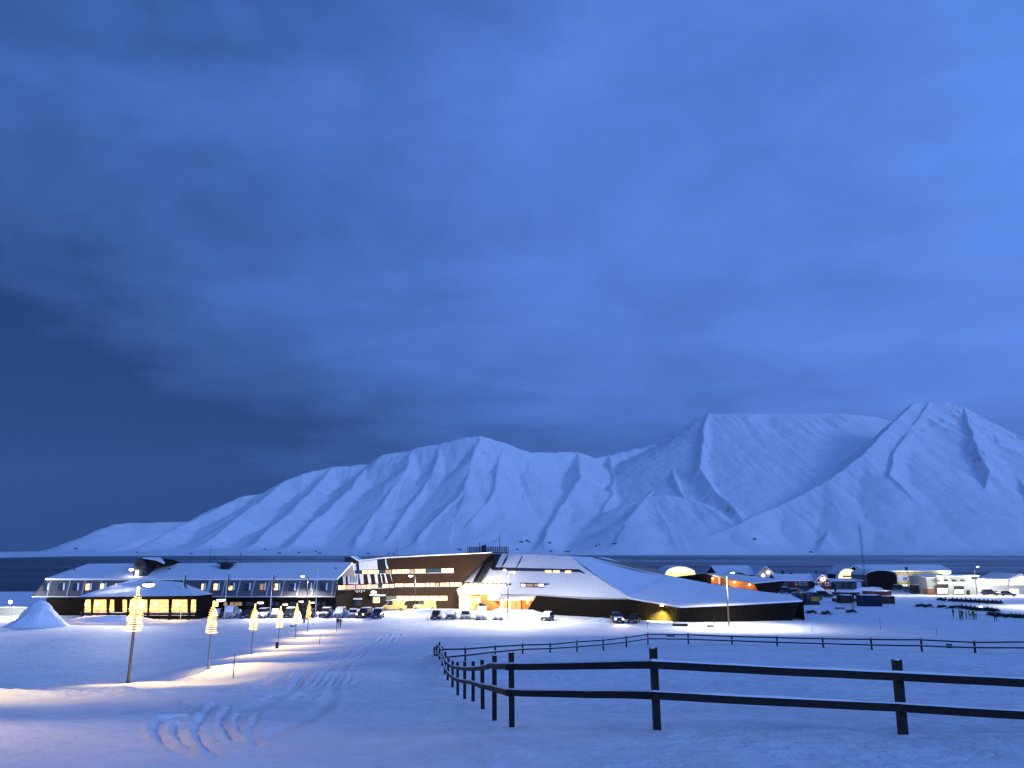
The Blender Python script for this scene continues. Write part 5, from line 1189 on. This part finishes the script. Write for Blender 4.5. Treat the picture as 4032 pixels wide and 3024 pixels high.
poly(R_, 'dark_opening', [(3318, 2272), (3352, 2272), (3352, 2266), (3318, 2266)], pl, .1, M['black'], .1)
o, R_, pl = arch_hall('lit_arch_hut', 'low arched hut whose rounded roof face glows bright yellow beyond the low snowy roof', 2618, 2738, 2300, 2232, 16, 292, M['win_wall_yellow'], M['roof_snow'], 'hut', rect=.55)
R_.part('arch_face', MB().prism([pl.at(2624, 2252, .3), pl.at(2734, 2255, .3), pl.at(2733, 2247, .3), pl.at(2700, 2238, .3), pl.at(2665, 2235, .3), pl.at(2640, 2241, .3)], (0, .1, 0)), M['win_wall_white'])  # glow of the hut's lit rounded face put into the material
o, R_, pl, Dh = house('long_warehouse', 'long warehouse with white snowy roof and olive wall behind the signs', 3398, 3744, 2302, 2249, 2226, 14, mat('olive_wall', (.20, .17, .10), .7, stripe=(.5, 0, .4)), 'x', 298, 'warehouse')
m = MB(); m.ell(pl.at(3725, 2260, .5), (.8, .3, .5)); R_.part('wall_lamp', m, M['lamp_white']); add_light('warehouse_light', pl.at(3725, 2259, 1.8), 2500, (1, .9, .6), parent=o)
add_light('warehouse_light', pl.at(3560, 2262, 5), 2500, (1, .9, .5), parent=o)
o, R_, pl, Dh = house('black_gable', 'black gabled hall end rising over the glowing arched hall', 3326, 3398, 2302, 2262, 2229, 16, M['dark_clad'], 'y', 297, 'hall')
o, R_, pl, Dh = house('dark_gabled_house', 'dark gabled house by the water with three glaring lamps on its front', 2975, 3059, 2300, 2270, 2231, 20, M['grey_wall'], 'y', 285)
for x, y in ((3004, 2266), (3024, 2254), (3043, 2268)): m = MB(); m.ell(pl.at(x, y, .4), (.5, .25, .4)); R_.part('wall_lamp', m, M['lamp_white'])
o, R_, pl, Dh = house('snowy_boathouse', 'low house almost hidden under a broad snowy roof left of the lamp lit gable', 2826, 2972, 2300, 2262, 2229, 16, M['brown_wall'], 'x', 287)
o, R_, pl, Dh = house('small_gable_hut', 'small brown gable peeping over the courtyard roof', 2876, 2944, 2300, 2264, 2251, 8, M['larch'], 'y', 276, 'hut')
# white garage
o, R_, pl, Dh = house('white_garage', 'brightly lit white garage with two large panelled doors', 3688, 3850, 2347, 2269, 2266, 13, M['pale_wall'], 'x', 232, 'garage')
WGp = o.location.copy()
for x0, x1, y0, y1 in ((3687.5, 3733, 2300, 2345), (3756, 3795, 2308, 2345)):
    fo = poly(R_, 'garage_door', [(x0, y1), (x1, y1), (x1, y0), (x0, y0)], pl, .1, M['black'], .15)
    for k in range(3):
        yy = y0+(y1-y0)*(.36+.16*k); h_ = (y1-y0)*.115
        for q in range(3): xa = x0+2+(x1-x0-4)*q/3; xb = xa+(x1-x0-4)/3-.6; poly(R_, 'door_pane', [(xa, yy+h_), (xb, yy+h_), (xb, yy), (xa, yy)], pl, .16, M['win_wall_white'], .05, fo)
for x in (3689, 3722, 3755, 3790):
    m = MB(); m.box(pl.at(x, 2286, .4), (.9, .5, .5)); R_.part('wall_lamp', m, M['black']); add_light('garage_light', pl.at(x, 2291, 1.3), 110, (1, .95, .7), parent=o)
poly(R_, 'side_door', [(3806, 2345), (3818, 2345), (3818, 2324), (3806, 2324)], pl, .1, M['black'], .1)
poly(R_, 'roof_unit', [(3828, 2281), (3846, 2281), (3846, 2272), (3828, 2272)], pl, .4, M['black'], 1)
o, R_, pl, Dh = house('garage_annex', 'pale annex with sloping roof at the left of the white garage', 3647, 3687, 2347, 2275, 2266, 10, M['pale_wall'], 'x', 233, 'annex')
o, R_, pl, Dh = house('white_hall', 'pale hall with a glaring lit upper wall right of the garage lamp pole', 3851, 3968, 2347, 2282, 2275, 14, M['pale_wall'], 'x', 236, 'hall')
poly(R_, 'wall_glow_panel', [(3883, 2303), (3967, 2303), (3967, 2285), (3883, 2285)], pl, .1, M['win_wall_white'], .1)  # emissive sheet standing in for light falling on the upper wall
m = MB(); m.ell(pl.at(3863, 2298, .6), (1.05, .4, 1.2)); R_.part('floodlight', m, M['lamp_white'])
poly(R_, 'dark_door', [(3917, 2347), (3927, 2347), (3927, 2327), (3917, 2327)], pl, .1, M['black'], .1)
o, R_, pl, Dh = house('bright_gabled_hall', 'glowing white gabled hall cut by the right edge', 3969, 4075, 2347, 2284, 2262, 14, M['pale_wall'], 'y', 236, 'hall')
poly(R_, 'glow_front', [(3974, 2303), (4060, 2303), (4060, 2284), (4022, 2268), (3980, 2283)], pl, .1, M['win_wall_white'], .1)  # lit brightness of the gable wall put in as emission
poly(R_, 'glow_lower_panel', [(3975, 2346), (4010, 2346), (4010, 2320), (3975, 2320)], pl, .1, M['win_wall_white'], .1)  # lower wall's brightness, likewise emission in place of light
for x in (3540, 3650, 3740, 3880, 3950, 4010): add_light('yard_fill', G(x, 228, 2346)+Vector((0, 0, 4.5)), 1300 if x > 3800 else 900, (1, .97, .85))  # fill lights added without fixtures, brightening the snow before garage and halls
# signs
sg = thing('white_sign_board', G(3556, 250, 2340), 'white sign board with black panel and dark lettering bars', 'sign'); R_ = Rel(sg); pl = Plane(P(3536, 2290, 250), P(3575, 2290, 250), P(3536, 2260, 250))
poly(R_, 'board', [(3536, 2290), (3575, 2290), (3575, 2264), (3536, 2264)], pl, 0, M['white_sign'], .2)
poly(R_, 'dark_print', [(3556, 2279), (3573, 2279), (3573, 2274), (3556, 2274)], pl, .04, M['black'], .03)
for k in range(4): poly(R_, 'dark_print', [(3556+k*4.4, 2286), (3558.6+k*4.4, 2286), (3558.6+k*4.4, 2281.5), (3556+k*4.4, 2281.5)], pl, .04, M['grey_wall'], .03)
for x in (3539, 3572): m = MB(); a = pl.at(x, 2288, -.1); m.tube([a, Vector((a.x, a.y, sg.location.z-.3))], .1, 6); R_.part('leg', m, M['dark_metal'])
sg = thing('red_sign_board', G(3592, 250, 2340), 'small red sign board with pale lettering beside the floodlight pole', 'sign'); R_ = Rel(sg)
poly(R_, 'board', [(3581, 2291), (3602, 2291), (3602, 2271), (3581, 2271)], pl, 0, M['red_sign'], .2)
for k in range(3): poly(R_, 'pale_print', [(3585+k*4.8, 2284), (3587.6+k*4.8, 2284), (3588.2+k*4.8, 2277), (3585.4+k*4.8, 2277)], pl, .04, M['white'], .03)
m = MB(); a = pl.at(3591, 2288, -.1); m.tube([a, Vector((a.x, a.y, sg.location.z-.3))], .1, 6); R_.part('leg', m, M['dark_metal'])
# unlit floodlight pole
p = row(3579, 2325); fp = thing('floodlight_pole', p, 'dark unlit floodlight pole between the two sign boards', 'lamp post'); h = p.y*(tv(2246)-tv(2325))
m = MB(); m.tube([(0, 0, -.4), (0, 0, h)], [.12, .09], 8); m.build('pole', M['dark_metal'], fp)
m = MB(); m.prism([(-.15, 0, h), (.15, 0, h), (.6, 0, h+1.0), (-.6, 0, h+1.0)], (0, .4, 0)); m.build('lamp_head', M['black'], fp)
# containers
def container(x0, x1, yb, yt, mt, label, depth=2.4, D=None):
    D = D or -13.2/tv(yb); a = XD(x0, yb, D); b = XD(x1, yb, D); g0 = gz((a+b)/2, D); zt_ = CZ+tv(yt)*D
    o = thing('shipping_container', Vector(((a+b)/2, D, g0)), label, 'container', 'containers and skips on the yard'); w = b-a; h = zt_-g0
    m = MB(); m.box((0, depth/2, h/2), (w, depth, h)); m.build('box', mt, o)
    m = MB(); n_ = max(3, int(w/.5))
    for i in range(n_): m.box((-w/2+(i+.5)*w/n_, -.03, h/2), (.16, .06, h*.9))
    r_ = m.build('corrugation', mt, o); r_['kind'] = 'stuff'
    for s_ in (-1, 1): m = MB(); m.box((s_*(w/2-.08), -.05, h/2), (.18, .14, h+.04)); m.build('corner_post', mt, o)
    m = MB(); m.ell((0, depth/2, h-.03), (w*.56, depth*.56, .22), 14, 5, zmin=0); m.build('snow_top', M['snow_cap'], o)
container(3390, 3474, 2388, 2344, M['blue_steel'], 'blue container with a little print, front of the yard')
container(3476, 3524, 2378, 2348, M['brown_steel'], 'dark brown container at the right end of the blue one')
container(3411, 3510, 2344, 2328, M['red_steel'], 'long low red container behind the blue one')
container(3311, 3364, 2376, 2344, M['brown_steel'], 'dark container body behind the low loader, left of the blue container')
container(3600, 3654, 2338, 2304, M['black'], 'black skip in front of the pale annex')
container(3655, 3682, 2342, 2317, M['larch'], 'rusty brown crate beside the left garage door')
container(3652, 3680, 2320, 2300, M['dark_metal'], 'dark grey box behind the rusty crate')
container(3290, 3385, 2345, 2332, M['black'], 'long low black trailer load in front of the teal shed')
small_box('timber_stack', 3325, 2386, 203, (5.4, 1.6, .8), M['brown_steel'], 'low dark loader deck in front of the dark container', 'trailer')
small_box('log_rack', 3291, 2352, 236, (.5, .5, 3.2), M['dark_metal'], 'dark upright frame at the end of the trailer load', 'frame')
# excavator like machine
p = row(3190, 2400, 192); ex = thing('digger', p, 'dark and yellow tracked digger behind the low roof point', 'digger', rz=.3)
m = MB(); m.box((0, 0, .45), (4.2, 2.3, .8), taper=.9); m.build('tracks', M['tyre'], ex)
m = MB(); m.box((1.0, 0, 1.35), (2.4, 2.0, 1.0), taper=.9); m.build('engine_cover', M['yellow'], ex)
m = MB(); m.box((-.7, -.3, 1.7), (1.3, 1.2, 1.7), taper=.85); m.build('cab', M['glass'], ex)
m = MB(); m.tube([(-1.2, .4, 1.5), (-3.0, .4, 3.2), (-4.4, .4, 2.0)], .2, 6); m.build('arm', M['yellow'], ex)
m = MB(); m.prism([(-4.8, 0, 2.0), (-4.1, 0, 2.1), (-4.2, 0, 1.2), (-4.7, 0, 1.1)], (0, .9, 0)); m.build('bucket', M['black'], ex)
# low lit wall at the left edge
lw = thing('low_wall', row(50, 2420, 163), 'low snow topped wall brightly lit at the left edge', 'wall'); R_ = Rel(lw)
a, b = P(-80, 2394, 163), P(108, 2391, 163); m = MB(); m.prism([a, b, Vector((b.x, b.y, zb)), Vector((a.x, a.y, zb))], (0, .5, 0)); R_.part('wall', m, M['pale_wall'])
m = MB(); m.box(((a.x+b.x)/2, 163.2, a.z+.12), (b.x-a.x+.2, .9, .25)); R_.part('snow_coping', m, M['roof_snow'])
lp = thing('bollard_lamp', row(38, 2420, 163.1), 'small bright lamp on the low wall at the left edge', 'lamp'); R_ = Rel(lp)
c = P(38, 2392, 163.2); m = MB(); m.tube([c, c+Vector((0, 0, .9))], .1, 6); R_.part('post', m, M['steel']); m = MB(); m.ell(c+Vector((0, 0, 1.1)), (.35, .3, .3)); R_.part('globe', m, M['lamp_white'])
add_light('wall_flood', P(20, 2360, 155), 5200, WHITE, radius=.3)
# masts
def mast(x, yt, D, label, w=.5, lattice=True, bars=0, zbase=None):
    top = P(x, yt, D); zb_ = zbase if zbase is not None else gz(top.x, D); zb_ = max(zb_, -1); h = top.z-zb_
    o = thing('mast', (top.x, D, zb_), label, 'mast'); m = MB()
    for s_ in ((-1, -1), (1, -1), (0, 1)): m.tube([(s_[0]*w/2, s_[1]*w/2, 0), (s_[0]*w*.3, s_[1]*w*.3, h*.9)], .05, 4)
    n_ = int(h/w/2.2)
    for i in range(n_):
        z = h*.9*i/n_; z2 = h*.9*(i+1)/n_; s_ = 1 if i % 2 else -1; m.tube([(-s_*w*.4, -w*.4, z), (s_*w*.4, -w*.4, z2)], .035, 4)
    m.build('lattice', M['dark_metal'], o)
    m = MB(); m.tube([(0, 0, h*.88), (0, 0, h)], .06, 5); m.build('top_rod', M['dark_metal'], o)
    for i in range(bars): m = MB(); m.box((0, 0, h*(.86-.12*i)), (w*4, .12, .12)); m.build('crossbar', M['dark_metal'], o)
mast(3382, 2052, 262, 'very tall thin lattice mast rising against the right hand mountain', .7, bars=0)
mast(1563, 2131, 420, 'dark lattice tower standing behind the copper block roof', 2.2)
mast(832, 2142, 560, 'faint harbour mast with crossbars above the mansard roof', 1.0, bars=3, zbase=0); mast(950, 2160, 560, 'faint smaller harbour mast right of the one with crossbars', .8, bars=1, zbase=0)
mast(846, 2182, 555, 'short stub mast beside the crossbarred harbour mast', .8, bars=1, zbase=0)
# ================================================================== HUTS ON THE FAR SHORE
def mtn_hit(px, py):
    r = ray(px, py); i = int(np.argmin(np.abs(az-px)))
    for j, D in enumerate(Dm):
        if H[j, i] > CZ + r.z*D and H[j, i] > .5: return Vector((r.x*D, D, H[j, i]))
    D = 3700; return Vector((r.x*D, D, max(0, far_ground(px, D))))
hm = M['dark_metal']
huts = [(298, 2161, 14), (540, 2176, 10), (754, 2182, 12), (1043, 2164, 12), (1101, 2180, 14), (1178, 2178, 11), (1243, 2173, 11), (1259, 2179, 13), (1449, 2181, 12), (1530, 2184, 14), (1550, 2184, 10), (1810, 2165, 18), (2037, 2166, 12), (2052, 2135, 18),
        (2075, 2132, 12), (2083, 2136, 12), (2163, 2139, 16), (2169, 2172, 14), (2233, 2173, 30), (2347, 2151, 10), (2360, 2146, 6), (2420, 2142, 22), (2971, 2124, 12), (3192, 2175, 14)]
where = ['below the low left foot of the mountain', 'left of the turret on the far shore', 'just right of the turret on the far shore', 'standing above the others on the left far slope', 'above the middle of the mansard roof', 'farther right above the mansard roof', 'upper of a close pair on the far shore', 'lower of a close pair on the far shore',
         'above the windows of the striped facade', 'left of the dark lattice tower', 'touching the dark lattice tower', 'flat and wide, left of the equipment deck', 'low by the shore right of the equipment deck', 'wide, high on the slope right of the deck', 'middle of the trio high on the slope', 'right one of the trio high on the slope',
         'alone on the slope above the sloped front', 'small by the water above the sloped front', 'largest, dark and rounded at the edge of the sloped front', 'tiny, high right of the largest hut', 'tiny second one beside it on the slope', 'wide and flat on the slope above the blue roof', 'alone above the arched glowing hut', 'at the waterline above the red house']
for (x, y, w), wh in zip(huts, where):
    p = mtn_hit(x, y); s_ = p.y/3130; W_ = w*s_*.8; hh = 2.6*s_
    o = thing('hut', p, 'far dark hut ' + wh, 'hut', 'huts scattered on the far shore')
    m = MB(); m.box((0, 0, hh/2-2), (W_, 9, hh+4)); m.build('wall', hm, o)
    m = MB(); m.prism([(-W_/2, -5, hh), (-W_/2, 5, hh), (-W_/2, 0, hh+1.6*s_)], (W_, 0, 0)); m.build('roof', M['grey_wall'], o)
